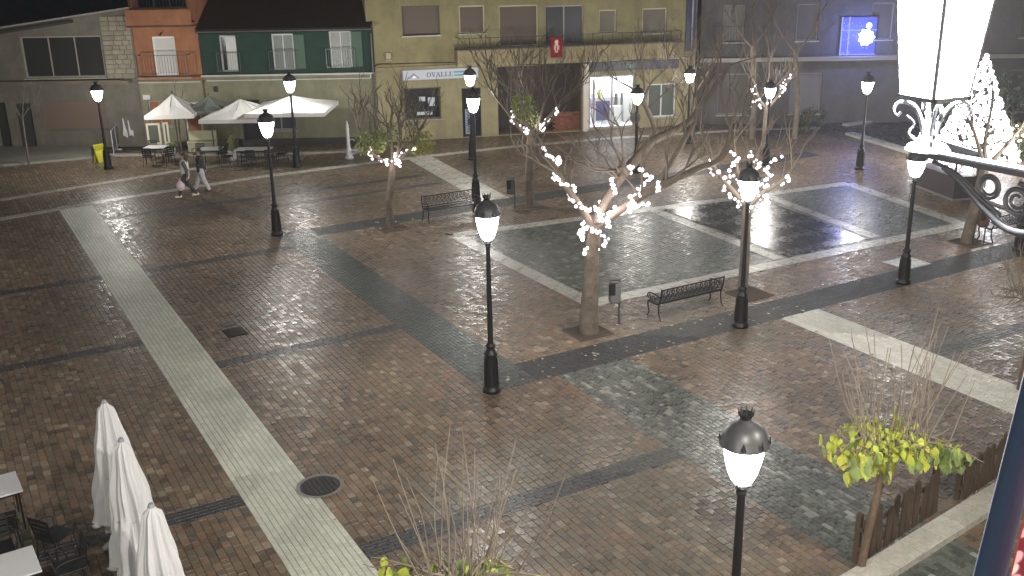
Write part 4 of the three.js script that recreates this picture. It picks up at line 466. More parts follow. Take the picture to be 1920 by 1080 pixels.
{ // fallen leaves
  seed = 404; const spots = []; for (let i = 0; i < 70; i++) spots.push([rr(10, 19), rr(-18.7, -17.3)]); for (let i = 0; i < 70; i++) spots.push([rr(11.5, 15.5), rr(-32, -30)]); for (let i = 0; i < 50; i++) spots.push([rr(0, 20), rr(-30, -9)]); for (let i = 0; i < 40; i++) spots.push([rr(11, 18), rr(-17, -12)]);
  const mats = new THREE.InstancedMesh(smallLeaf, M(1, 1, 1, 0.8, { side: THREE.DoubleSide }), spots.length); mats.name = 'fallen_leaves'; mats.userData = { kind: 'stuff', label: 'pale fallen leaves scattered over the paving', category: 'leaves' };
  spots.forEach(([x, z], i) => { const s = rr(0.06, 0.13); mats.setMatrixAt(i, new THREE.Matrix4().compose(V(x, 0.022, z), new THREE.Quaternion().setFromEuler(new THREE.Euler(Math.PI / 2 + rr(-.25, .25), 0, rr(0, 6.3))), V(s, s, s))); const v = rr(0.6, 1.1); mats.setColorAt(i, rnd() < .5 ? C(0.42 * v, 0.4 * v, 0.32 * v) : C(0.36 * v, 0.27 * v, 0.12 * v)); }); scene.add(mats);
}

// ---------------------------------------------------------------- picket fence and kerb side
function pickets(label, x0, z0, x1, z1, n) { const t = thing('picket_fence', label, 'fence', [x0, 0, z0], -Math.atan2(z1 - z0, x1 - x0), 'wooden picket fences behind the kerb'); const L = Math.hypot(x1 - x0, z1 - z0); seed = Math.floor(x0 * 13); const shp = (w, h) => { const s = new THREE.Shape(); s.moveTo(-w / 2, 0); s.lineTo(w / 2, 0); s.lineTo(w / 2, h - 0.06); s.quadraticCurveTo(0, h + 0.05, -w / 2, h - 0.06); s.closePath(); return new THREE.ExtrudeGeometry(s, { depth: 0.024, bevelEnabled: true, bevelSize: 0.003, bevelThickness: 0.003, bevelSegments: 1 }); }; const gs = [0.78, 0.84, 0.74].map((h) => shp(0.135, h)); for (let i = 0; i < n; i++) { const p = mesh('picket', pick(gs), woodBrown, t); p.position.set((i + 0.5) / n * L, 0.03, 0); p.rotation.set(rr(-.06, .06), rr(-.08, .08), rr(-.05, .05)); } for (const y of [0.25, 0.6]) mesh('rail', box(L, 0.07, 0.035, L / 2, y, -0.022), woodBrown, t); for (const x of [0.03, L - 0.03]) mesh('post', box(0.08, 0.86, 0.08, x, 0.43, -0.08), woodBrown, t); return t; }
pickets('brown picket fence running behind the trunk of the yellow-leaved tree', 11.2, -9.0, 13.5, -9.4, 11);
pickets('brown picket fence beyond the gap, against the dark blue flagpole', 14.1, -9.4, 15.9, -9.68, 10);

// ---------------------------------------------------------------- wall bracket lantern, blue post, red cloth (near the viewer)
{ const t = thing('bracket_lantern', 'large bright square lantern on an ornate iron wall bracket, upper right', 'lantern', [3.283, 8.4, -2.53]); const bx = M(0.07, 0.075, 0.09, 0.4, { metalness: 0.3 });
  const br = new THREE.Group(); br.name = 'bracket'; t.add(br); mesh('arm', [box(0.03, 0.022, 2.9, 0, 0, 1.43), box(0.05, 0.008, 2.9, 0, 0.0155, 1.43)], bx, br);
  mesh('brace', [swept([[0, -0.035, 0.08], [0, -0.075, 0.16], [0, -0.16, 0.28], [0, -0.21, 0.38], [0, -0.2, 0.55], [0, -0.26, 0.8], [0, -0.6, 1.6], [0, -0.75, 2.85]], 0.011, 0.02, 4, 7), swept([[0, -0.02, 0.03], [0, -0.05, 0.14], [0, -0.12, 0.25], [0, -0.165, 0.34]], 0.008, 0.008, 4, 6)], bx, br); mesh('ring', [ring(0.042, 0.007, 0, -0.072, 0.28, 'x'), ring(0.03, 0.006, 0, -0.07, 0.28, 'x')], bx, br);
  const sp = []; for (let i = 0; i <= 40; i++) { const a = i / 40 * Math.PI * 4.2, r = 0.062 * (1 - i / 52); sp.push([0, -0.098 + Math.cos(a) * r, 0.395 + Math.sin(a) * r]); } mesh('scroll', [tube(sp, ramp(0.011, 0.006, sp.length), 6)], bx, br); for (let k = 1; k < 4; k++) mesh('ring', ring(0.06 + k * 0.03, 0.01, 0, -0.1 - k * 0.04, 0.42 + k * 0.4, 'x'), bx, br); mesh('wall_plate', box(0.2, 1.1, 0.04, 0, -0.3, 2.86), bx, br);
  const st = new THREE.Group(); st.name = 'lantern_foot'; t.add(st); mesh('foot_plate', [cyl(0.085, 0.07, 0.02, 0, 0.02, 0), cyl(0.05, 0.035, 0.035, 0, 0.04, 0)], bx, st); for (let i = 0; i < 4; i++) { const a = i * Math.PI / 2 + 0.12; mesh('scroll', [swept([[0.02, 0.06, 0], [0.035, 0.13, 0], [0.07, 0.19, 0], [0.12, 0.2, 0], [0.14, 0.17, 0], [0.125, 0.15, 0], [0.11, 0.165, 0]], 0.009, 0.006, 5, 6).rotateY(a + .78), swept([[0.03, 0.05, 0], [0.075, 0.08, 0], [0.06, 0.12, 0], [0.09, 0.15, 0]], 0.007, 0.005, 4, 5).rotateY(a + .78)], bx, st); }
  const la = new THREE.Group(); la.name = 'lantern'; la.rotation.y = -0.12; t.add(la); const a0 = 0.084, a1 = 0.118, y0 = 0.225, y1 = 0.62, gm = glow(1, 0.98, 1, 9);
  mesh('lantern_glass', new THREE.CylinderGeometry((a1 - 0.006) * Math.SQRT2, (a0 - 0.006) * Math.SQRT2, y1 - y0, 4, 1).rotateY(Math.PI / 4).translate(0, (y0 + y1) / 2, 0).toNonIndexed(), gm, la); la.children[0].geometry.computeVertexNormals();
  for (let i = 0; i < 4; i++) { mesh('corner_bar', tube([V(a0, y0, a0), V(a1, y1, a1)], 0.0075, 6).rotateY(i * Math.PI / 2), bx, la); mesh('bottom_rail', box(2 * a0 + .016, 0.016, 0.016, 0, y0 - 0.004, a0).rotateY(i * Math.PI / 2), bx, la); mesh('top_rail', box(2 * a1 + 0.06, 0.03, 0.03, 0, y1 + 0.012, a1 + .006).rotateY(i * Math.PI / 2), bx, la); }
  mesh('roof', new THREE.CylinderGeometry(0.05, 0.2, 0.16, 4).rotateY(Math.PI / 4).translate(0, y1 + 0.105, 0), bx, la); mesh('chimney', [cyl(0.05, 0.06, 0.08, 0, y1 + 0.18, 0), cyl(0.07, 0.01, 0.09, 0, y1 + 0.26, 0)], bx, la);
  const wallLight = (x) => { const l = new THREE.PointLight(LAMP_COL, WALL_CD, 0, 2); l.name = 'bracket_lantern_bulb'; l.position.set(x, 8.4 + 0.45, -2.53); l.shadow.radius = 4; scene.add(l); }; wallLight(3.283);
  copyOf(t, 'square bracket lantern further left on the house wall, out of the frame', [-8.5, 8.4, -2.53]); wallLight(-8.5); copyOf(t, 'square bracket lantern further right on the house wall, out of the frame', [12.0, 8.4, -2.53]); wallLight(12.0);
}
{ const t = thing('flagpole', 'dark navy blue slanting flagpole at the lower right edge', 'flagpole', [1.738, 7.936, -1.069]); const dir = V(0.136, 0.271, -0.055), lo = dir.clone().multiplyScalar(-2.1), hi = dir.clone().multiplyScalar(6);
  mesh('shaft', tube([lo, V(0, 0, 0), hi], 0.03, 20), M(0.012, 0.028, 0.066, 0.85, { bumpMap: bump2, bumpScale: 0.001 }), t); mesh('ball', new THREE.SphereGeometry(0.045, 12, 8).translate(hi.x, hi.y, hi.z), ironMat, t); mesh('socket', [tube([lo.clone().addScaledVector(dir, -0.2), lo.clone().addScaledVector(dir, 0.4)], 0.045, 12), tube([lo, V(lo.x, lo.y - 0.1, 1.43)], 0.03, 8)], ironMat, t); }
{ const t = thing('red_cloth', 'red cloth with white flecks beside the blue flagpole, lower right corner', 'cloth', [1.712, 7.981, -1.01]); const g = new THREE.PlaneGeometry(0.7, 1.1, 18, 22), p = g.attributes.position, U = V(0.136, 0.271, -0.055).normalize(), W = V(0.55, -0.25, 0.8).normalize(), Nn = U.clone().cross(W).normalize(); for (let i = 0; i < p.count; i++) { const a = p.getX(i) + 0.35, b = p.getY(i) + 0.2, w = 0.02 * Math.sin(a * 26 + b * 3) * Math.min(1, a * 8); const v = W.clone().multiplyScalar(a).addScaledVector(U, b).addScaledVector(Nn, w); p.setXYZ(i, v.x, v.y, v.z); } g.computeVertexNormals();
  mesh('cloth', g, M(1, 1, 1, 0.85, { side: THREE.DoubleSide, map: print(256, 512, (c, W, H) => { seed = 9; c.fillStyle = '#7a2233'; c.fillRect(0, 0, W, H); for (let i = 0; i < 1100; i++) { c.fillStyle = pick(['#f3dfe4', '#e8b7c2', '#caa26a', '#8e3347']); c.save(); c.translate(rnd() * W, rnd() * H); c.rotate(rr(-1.2, -0.4)); c.beginPath(); c.ellipse(0, 0, rr(3, 11), rr(2, 4), 0, 0, 7); c.fill(); c.restore(); } }) }), t); mesh('hem', tube([V(0.136, 0.271, -0.055).multiplyScalar(-1.2), V(0.136, 0.271, -0.055).multiplyScalar(2.4)], 0.0018, 6), M(0.3, 0.05, 0.07), t); }
{ const b = thing('house_wall', 'plain house wall behind the viewpoint that carries the lantern bracket', 'wall', [-12, 0, 0.36]); mesh('wall', box(32, 13, 0.3, 16, 6.5, 0.15), stucco(0.4, 0.37, 0.32), b); }

// ---------------------------------------------------------------- terrace: parasols, tables, chairs, planters
function parasol(label, x, z, apex, edge, half, turn, mat = canvasWhite, rise2 = 0) { const t = thing('parasol', label, 'parasol', [x, 0, z], turn, 'open parasols of the terrace'); const P = [], I = [], n = 8; // 8 panels, sagging between the ribs
  const at = (i, k) => { const a = i / n * Math.PI * 2, sq = 1 / Math.max(Math.abs(Math.cos(a)), Math.abs(Math.sin(a))); const r = half * sq * k, sag = k > 0 && k < 1 ? -0.04 : 0; return [Math.cos(a) * r, apex + (edge - apex) * k ** 0.9 + sag, Math.sin(a) * r]; };
  for (let i = 0; i < n; i++) { const A = at(i, 0.02), B = at(i, .5), Cc = at(i, 1), D = at(i + 1, 0.02), E2 = at(i + 1, .5), F = at(i + 1, 1), mid = [(B[0] + E2[0]) / 2, (B[1] + E2[1]) / 2 - 0.05, (B[2] + E2[2]) / 2], low = (q) => [q[0] * 1.0, q[1] - 0.17, q[2] * 1.0]; const tri = (...v) => { v.forEach((q) => P.push(...q)); }; tri(A, D, mid); tri(A, mid, B); tri(mid, D, E2); tri(B, mid, Cc); tri(mid, F, Cc); tri(mid, E2, F); tri(Cc, F, low(F)); tri(Cc, low(F), low(Cc)); }
  const g = new THREE.BufferGeometry(); g.setAttribute('position', new THREE.Float32BufferAttribute(P, 3)); g.computeVertexNormals(); mesh('canopy', g, mat, t); mesh('pole', [cyl(0.03, 0.03, apex, 0, 0, 0, 8), new THREE.SphereGeometry(0.05, 8, 6).translate(0, apex + .03, 0)], ironGrey, t); const ribs = []; for (let i = 0; i < n; i++) { const e = at(i, .96); mesh('rib', tube([V(0, apex - 0.06, 0), V(e[0], e[1] - 0.03, e[2])], 0.012, 4), ironGrey, t); } mesh('base', rbox(0.6, 0.1, 0.6, 0.03, 0, 0.05, 0), M(0.2, 0.2, 0.2, .7), t); return t; }
parasol('leftmost open white parasol, behind the slender sapling', 9.75, -48.1, 2.98, 2.12, 1.08, ROW1 + 0.1);
parasol('grey-green parasol half hidden between the two left white parasols', 11.35, -48.0, 2.75, 2.15, 1.0, ROW1, M(0.22, 0.24, 0.21, .85, { side: THREE.DoubleSide }));
parasol('middle open white parasol over the terrace tables', 12.2, -45.75, 2.8, 2.08, 1.5, ROW1);
parasol('rightmost open white parasol, brightest under the lamppost', 14.2, -44.5, 2.92, 2.36, 1.75, ROW1);
function closedParasol(label, x, z, h, y0, r, o = {}) { const t = thing('closed_parasol', label, 'parasol', [x, 0, z], rr(0, 6), o.group || 'closed parasols'); seed = Math.floor(x * 100 + h * 10); const N = 96, R = 44, P = [], I = [], ph = [rr(0, 6), rr(0, 6), rr(0, 6)];
  for (let j = 0; j <= R; j++) { const v = j / R, y = y0 + (h - y0) * v; for (let i = 0; i < N; i++) { const a = i / N * Math.PI * 2; const base = r * (0.16 + 0.84 * Math.pow(1 - v, 0.62)) * (1 + 0.05 * Math.sin(v * 17 + ph[1])) * (v > 0.96 ? 0.62 : 1), fold = 1 + (0.2 * Math.cos(a * 8 + ph[0] + v * 1.6 + 0.5 * Math.sin(v * 9 + ph[1])) + 0.13 * Math.cos(a * 13 + ph[1] - v * 3.2 + 0.6 * Math.sin(v * 6)) + 0.07 * Math.cos(a * 19 + ph[2] + v * 5)) * (1 - v * 0.4); const hem = j === 0 ? 0.07 * Math.cos(a * 8 + ph[0]) + 0.05 * Math.cos(a * 3) : 0; P.push(Math.cos(a) * base * fold + 0.05 * Math.sin(v * 3 + ph[2]) * (1 - v), y + hem, Math.sin(a) * base * fold); } }
  for (let j = 0; j < R; j++) for (let i = 0; i < N; i++) { const a = j * N + i, b = j * N + (i + 1) % N; I.push(a, a + N, b, b, a + N, b + N); } const tp = P.length / 3; P.push(0, h + 0.02, 0); for (let i = 0; i < N; i++) I.push(R * N + i, tp, R * N + (i + 1) % N);
  const g = new THREE.BufferGeometry(); g.setAttribute('position', new THREE.Float32BufferAttribute(P, 3)); g.setIndex(I); g.computeVertexNormals(); mesh('canopy', g, canvasGrey, t); mesh('pole', cyl(0.026, 0.026, h + 0.01, 0, 0, 0, 8), M(0.35, 0.35, 0.36, .4, { metalness: .6 }), t); mesh('strap', ring(r * 0.62, 0.012, 0.02, y0 + (h - y0) * 0.42, 0, 'y'), M(0.5, 0.5, 0.5, .8), t); mesh('finial', cyl(0.05, 0.03, 0.05, 0, h - 0.005, 0, 10), M(0.3, 0.3, 0.34), t); mesh('base', rbox(0.55, 0.09, 0.55, 0.03, 0, 0.046, 0), M(0.25, 0.25, 0.25, .7), t); return t; }
closedParasol('closed white parasol against the beige house, left of the terrace', 8.45, -52.6, 2.42, 0.55, 0.42);
function table(label, x, z, turn, w, d, top, mat = ironMat) { const t = thing('table', label, 'table', [x, 0, z], turn, 'white topped terrace tables'); mesh('table_top', rbox(w, 0.03, d, 0.01, 0, 0.735, 0), top, t); for (const a of [-1, 1]) for (const b of [-1, 1]) mesh('leg', cyl(0.018, 0.018, 0.72, a * (w / 2 - 0.07), 0, b * (d / 2 - 0.07), 7), mat, t); mesh('apron', [box(w - 0.12, 0.05, 0.02, 0, 0.69, d / 2 - 0.07), box(w - 0.12, 0.05, 0.02, 0, 0.69, -d / 2 + 0.07)], mat, t); return t; }
const topWhite = M(0.72, 0.72, 0.74, 0.35);
function chair(label, x, z, turn, mat = M(0.018, 0.018, 0.02, .5), group = 'dark terrace chairs') { const t = thing('chair', label, 'chair', [x, 0, z], turn, group); mesh('seat', rbox(0.44, 0.035, 0.43, 0.015, 0, 0.45, 0), mat, t); for (const a of [-1, 1]) for (const b of [-1, 1]) mesh('leg', tube([V(a * 0.19, 0.44, b * 0.18), V(a * 0.22, 0, b * 0.22)], 0.013, 6), mat, t); const bs = [tube([V(-0.2, 0.45, -0.19), V(-0.2, 0.85, -0.27)], 0.013, 6), tube([V(0.2, 0.45, -0.19), V(0.2, 0.85, -0.27)], 0.013, 6)]; for (const q of bs) mesh('back_post', q, mat, t); for (let i = 0; i < 4; i++) mesh('back_slat', box(0.4, 0.07, 0.012, 0, 0.55 + i * 0.095, -0.212 - i * 0.019, 0, -0.19), mat, t); for (const a of [-1, 1]) mesh('armrest', swept([[a * 0.22, 0.66, -0.22], [a * 0.25, 0.67, 0.05], [a * 0.24, 0.6, 0.2], [a * 0.21, 0.44, 0.19]], 0.014, 0.014, 4, 6), mat, t); return t; }
// far terrace
table('white topped table below the leftmost open parasol', 8.6, -47.35, ROW1, 0.95, 0.75, topWhite); table('white topped table right behind the two walkers', 10.6, -45.45, ROW1, 0.95, 0.75, topWhite); table('long white topped table under the middle parasol', 12.2, -44.25, ROW1, 1.55, 0.75, topWhite);
[[8.15, -46.75, 2.6, 'dark chair in front of the leftmost terrace table'], [8.95, -46.55, 3.3, 'dark chair at the right front of the leftmost terrace table'], [8.55, -48.2, ROW1, 'dark chair behind the leftmost terrace table'], [10.2, -46.1, ROW1, 'dark chair behind the table near the walkers'], [11.1, -45.6, ROW1 - 1.5, 'dark chair at the right of the table near the walkers'], [11.1, -44.75, ROW1 + 1.5, 'dark chair at the left end of the long white table'], [11.9, -43.6, ROW1 + 3.1, 'dark chair before the long white table, left of two'], [12.6, -43.2, ROW1 + 3.2, 'dark chair before the long white table, right of two'], [13.3, -43.9, ROW1 - 1.6, 'dark chair at the right end of the long white table'], [12.1, -45.1, ROW1, 'dark chair behind the long white table']].forEach(([x, z, r, l]) => chair(l, x, z, r));
const wood = M(0.55, 0.53, 0.42, .7); [[8.95, -49.3, 'tall white board on legs behind the leftmost table'], [9.5, -49.2, 'narrow white board on legs, right of the tall one']].forEach(([x, z, l], i) => { const t = thing('easel', l, 'easel', [x, 0, z], ROW1 + 0.15, 'white easels on the terrace'); const w = i ? 0.25 : 0.62; mesh('frame', [...frameGeo(-w / 2, 0.5, w / 2, 1.5, 0.09, 0.04, 0)], wood, t); mesh('board', box(w - 0.18, 0.82, 0.015, 0, 1.0, -0.005), M(0.08, 0.09, 0.07, .6), t); for (const s of [-1, 1]) mesh('leg', tube([V(s * w * .42, 0.55, 0.0), V(s * w * .5, 0, 0.12)], 0.018, 5), wood, t); mesh('rear_leg', tube([V(0, 1.3, -0.03), V(0, 0, -0.35)], 0.018, 5), wood, t); });
{ const t = thing('bench_box', 'low cream bench box against the bar wall', 'bench', [11.0, 0, -48.75], ROW1); mesh('seat', rbox(1.35, 0.08, 0.45, 0.02, 0, 0.5, 0), M(0.52, 0.52, 0.36, .7), t); mesh('box', box(1.3, 0.42, 0.4, 0, 0.245, 0), M(0.42, 0.42, 0.29, .8), t); mesh('backrest', rbox(1.3, 0.45, 0.06, 0.02, 0, 0.77, -0.2), M(0.52, 0.52, 0.36, .7), t); mesh('plinth', box(1.24, 0.04, 0.36, 0, 0.02, 0), ironMat, t); }
function potted(label, x, z, s, leafH, mat) { const t = thing('potted_plant', label, 'plant', [x, 0, z], 0, 'potted plants on the terrace'); seed = Math.floor(x * 50); mesh('pot', lathe([[0.0001, 0], [0.15 * s, 0], [0.2 * s, 0.36 * s], [0.22 * s, 0.38 * s], [0.19 * s, 0.38 * s], [0.0001, 0.33 * s]], 16), mat, t); const g = [], sp = []; for (let i = 0; i < 12; i++) { const a = rr(0, 6.3), e = V(Math.cos(a) * rr(.05, .25), leafH * rr(.7, 1), Math.sin(a) * rr(.05, .25)); g.push(swept([[0, 0.3 * s, 0], [e.x * .4, leafH * .5, e.z * .4], [e.x, e.y, e.z]], 0.008, 0.003, 3, 4)); for (let k = 0; k < 14; k++) sp.push(V(e.x * rr(.2, 1), 0.35 + (e.y - .35) * rr(.1, 1), e.z * rr(.2, 1))); } mesh('stems', g, twigMat, t); leafCloud(t, 'leaves', sp, 0.09, leafMats[3], 0.05); return t; }
potted('white pot with a thin plant between the two right terrace tables', 11.65, -46.0, 1.2, 1.25, whitePaint); potted('small white pot beside the slender sapling', 9.55, -48.7, 0.9, 0.75, whitePaint);
{ const t = thing('planter', 'dark planter with dry upright stalks against the bar wall', 'planter', [12.0, 0, -49.0], ROW1); mesh('box', box(1.5, 0.45, 0.35, 0, 0.225, 0), M(0.1, 0.08, 0.06, .8), t); seed = 77; const g = []; for (let i = 0; i < 60; i++) { const x = rr(-.7, .7), z = rr(-.14, .14); g.push(tube([V(x, 0.4, z), V(x + rr(-.1, .1), rr(.9, 1.45), z + rr(-.08, .08))], [0.009, 0.003], 4)); } mesh('stalks', g, M(0.2, 0.19, 0.09, .9), t); }
{ const t = thing('folding_sign', 'bright yellow folding sign beside the far left lamppost', 'sign', [6.45, 0, -49.2], 0.55); const y = M(0.5, 0.47, 0.03, .6); for (const s of [-1, 1]) mesh('board', box(0.5, 0.85, 0.03, 0, 0.42, 0).rotateX(s * -0.28).translate(0, 0, s * 0.15), y, t); mesh('hinge', new THREE.CylinderGeometry(0.015, 0.015, 0.5, 6).rotateZ(Math.PI / 2).translate(0, 0.84, 0.04), ironMat, t); }
{ const [ax, az, bx2, bz2] = [7.25, -50.6, 8.0, -53.0]; const t = thing('wind_screen', 'grey terrace wind screen with white rails beside the closed parasol', 'screen', [ax, 0, az], -Math.atan2(bz2 - az, bx2 - ax)); for (let i = 0; i < 2; i++) { const x0 = i * 1.25 + 0.04, x1 = x0 + 1.15; mesh('panel', box(x1 - x0, 0.95, 0.02, (x0 + x1) / 2, 0.62, 0), M(0.24, 0.24, 0.27, .5), t); mesh('frame', frameGeo(x0, 0.12, x1, 1.12, 0.05, 0.04, 0), M(0.55, 0.55, 0.55, .5), t); for (const x of [x0 + .03, x1 - .03]) mesh('foot', box(0.05, 0.03, 0.4, x, 0.016, 0), M(0.5, 0.5, 0.5), t); mesh('upright', [box(0.04, 0.12, 0.04, x0 + .03, .08, 0), box(0.04, 0.12, 0.04, x1 - .03, .08, 0)], M(0.5, 0.5, 0.5), t); } }
{ const t = thing('drinking_fountain', 'slim white cast iron fountain post with a low basin', 'fountain', [16.19, 0, -43.12], YAW); mesh('column', lathe([[0.0001, 0], [0.2, 0], [0.2, 0.12], [0.13, 0.16], [0.13, 0.42], [0.09, 0.48], [0.07, 1.3], [0.09, 1.36], [0.06, 1.42], [0.075, 1.52], [0.03, 1.64], [0.035, 1.7], [0.0001, 1.76]], 14), M(0.66, 0.66, 0.68, .5), t); mesh('basin', [lathe([[0.06, 0.3], [0.22, 0.34], [0.26, 0.42], [0.24, 0.42], [0.0001, 0.34]], 14).translate(0.42, 0, 0.05), swept([[0.05, 0.2, 0], [0.25, 0.26, 0.02], [0.42, 0.32, 0.05]], 0.06, 0.05, 3, 8)], M(0.55, 0.55, 0.58, .5), t); mesh('spout', swept([[0.05, 0.85, 0], [0.2, 0.9, 0.02], [0.3, 0.82, 0.04]], 0.025, 0.018, 4, 7), M(0.5, 0.5, 0.52, .4), t); }
{ const t = thing('road_sign', 'round road sign seen from behind in front of the bright shop', 'sign', [25.0, 0, -33.35], YAW); mesh('pole', cyl(0.03, 0.03, 2.55, 0, 0, 0, 8), ironMat, t); mesh('plate', new THREE.CylinderGeometry(0.22, 0.22, 0.02, 24).rotateX(Math.PI / 2).translate(-0.03, 2.3, -0.05), M(0.16, 0.16, 0.16, .5, { metalness: .4 }), t); mesh('clamp', box(0.2, 0.05, 0.05, -0.02, 2.3, -0.02), ironGrey, t); }
// near terrace, lower left
table('white topped table at the left edge, upper of two', -0.2, -17.3, 0.06, 0.85, 0.8, topWhite); table('white topped table in the lower left corner', -0.2, -14.65, 0.06, 0.85, 0.8, topWhite);
[[-0.15, -16.35, 3.2, 'dark chair below the upper left table'], [0.55, -15.75, 2.2, 'dark chair standing free between the left tables and the closed parasols'], [0.62, -14.7, -1.5, 'dark chair at the right of the lower left table'], [-0.25, -15.75, 0.1, 'dark chair tucked behind the lower left table'], [-0.9, -16.2, 1.2, 'dark chair at the left frame edge between the two near tables']].forEach(([x, z, r, l]) => chair(l, x, z, r));
closedParasol('tallest closed white parasol at the lower left, topmost of three', 1.56, -15.6, 2.55, 0.45, 0.36, { group: 'closed parasols of the near terrace' }); closedParasol('middle closed white parasol of the three at lower left', 1.55, -14.1, 2.55, 0.45, 0.36, { group: 'closed parasols of the near terrace' }); closedParasol('closed white parasol at the bottom edge, nearest of three', 1.56, -12.1, 2.5, 0.45, 0.36, { group: 'closed parasols of the near terrace' });

// ---------------------------------------------------------------- Christmas lights at the right
{ const t = thing('light_cone', 'tall cone of dense white lights behind the bracket lantern', 'light cone', [38.4, 0, -27.25], YAW); seed = 61; const H = 4.4, R = 1.75, wires = []; for (let i = 0; i < 12; i++) { const a = i / 12 * 6.283; wires.push(tube([V(Math.cos(a) * R, 0, Math.sin(a) * R), V(0, H, 0)], 0.015, 4)); } for (const y of [0.02, 1, 2, 3]) wires.push(ring(R * (1 - y / H), 0.015, 0, y, 0, 'y')); mesh('frame', wires, ironGrey, t);
  const cb = glow(0.95, 0.95, 1, 1.6), bg = new THREE.SphereGeometry(0.062, 7, 5), put = []; for (let i = 0; i < 1000; i++) { const v = 1 - Math.sqrt(rnd()), y = H * Math.min(v * 1.05, 1), a = rr(0, 6.283), r = R * (1 - y / H) * rr(0.92, 1.04) + 0.02; put.push([Math.cos(a) * r, y + 0.03, Math.sin(a) * r, rr(.7, 1.5)]); } put.sort((p, q) => q[2] - p[2]);
  put.slice(0, 300).forEach(([x, y, z, s]) => { const b = mesh('bulb', bg, cb, t); b.position.set(x, y, z); b.scale.setScalar(s); }); const im = new THREE.InstancedMesh(bg, cb, put.length - 300); im.name = 'bulbs'; im.userData.kind = 'stuff'; put.slice(300).forEach(([x, y, z, s], i) => im.setMatrixAt(i, new THREE.Matrix4().compose(V(x, y, z), new THREE.Quaternion(), V(s, s, s)))); t.add(im);
  const l = new THREE.PointLight(C(.95, .95, 1), 22, 0, 2); l.name = 'light_cone_glow'; l.position.set(37.4, 1.8, -25.5); l.shadow.radius = 30; scene.add(l); }
{ const t = thing('light_arch', 'low white glowing figure to the left of the light cone', 'light figure', [36.3, 0, -28.0], YAW); const cb = glow(0.95, 0.96, 1, 9); mesh('lit_body', [new THREE.SphereGeometry(0.5, 14, 10).translate(0, 0.5, 0), new THREE.SphereGeometry(0.36, 14, 10).translate(0, 1.2, 0), new THREE.SphereGeometry(0.25, 12, 8).translate(0, 1.7, 0)], cb, t); mesh('hat', [cyl(0.3, 0.3, 0.03, 0, 1.88, 0), cyl(0.18, 0.17, 0.25, 0, 1.9, 0)], ironMat, t); }
{ const t = thing('kiosk', 'dark kiosk with glowing white domes below the bracket', 'kiosk', [32.6, 0, -24.2], 1.25); const dk = M(0.05, 0.035, 0.04, .6); mesh('body', [box(2.6, 0.85, 1.0, 0, 0.43, 0)], dk, t); mesh('roof', [box(2.8, 0.07, 1.2, 0, 1.62, 0)], dk, t); for (const x of [-1.2, 1.2]) for (const z of [-.45, .45]) mesh('post', box(0.06, 0.75, 0.06, x, 1.22, z), dk, t); for (const x of [-0.8, -0.05, 0.65]) mesh('glowing_lamp_dome', new THREE.SphereGeometry(0.2, 14, 8, 0, 6.3, 0, 1.6).translate(x, 0.95, 0.3), glow(0.95, 0.97, 1, 4), t); mesh('lit_screen', box(0.5, 0.45, 0.03, 0.3, 0.5, 0.52), glow(0.7, 0.95, 1, 3.5), t); mesh('lit_screen', box(0.35, 0.4, 0.03, 0.9, 0.42, 0.52), glow(0.7, 0.95, 1, 2.5), t); mesh('plinth', box(2.7, 0.06, 1.1, 0, 0.03, 0), M(0.2, 0.2, 0.22), t); }
for (const [i, [x, z]] of [[40.2, -26.4], [41.2, -25.3]].entries()) { const t = thing('lit_bush', ['warm lit low shrub right of the light cone, nearer the cone', 'warm lit low shrub at the right edge of the frame'][i], 'bush', [x, 0, z]); seed = 300 + i; const s = []; for (let k = 0; k < 420; k++) s.push(V(rr(-.8, .8), rr(.2, 1.5) * (1 - .1 * i), rr(-.7, .7))); leafCloud(t, 'crown', s, 0.16, leafMat(0.07, 0.1, 0.04), 0.1); mesh('stems', [swept([[0, 0, 0], [.1, .6, 0], [.3, 1.2, .1]], .04, .01, 3, 5), swept([[0, 0, 0], [-.2, .6, .1], [-.4, 1.2, .1]], .04, .01, 3, 5)], barkMat, t); const wb = glow(1, 0.72, 0.55, 8); for (let k = 0; k < 26; k++) { const b = mesh('bulb', bulbGeo, wb, t); b.position.set(rr(-.8, .8), rr(.3, 1.5), rr(-.6, .75)); b.scale.setScalar(rr(1, 1.8)); } }

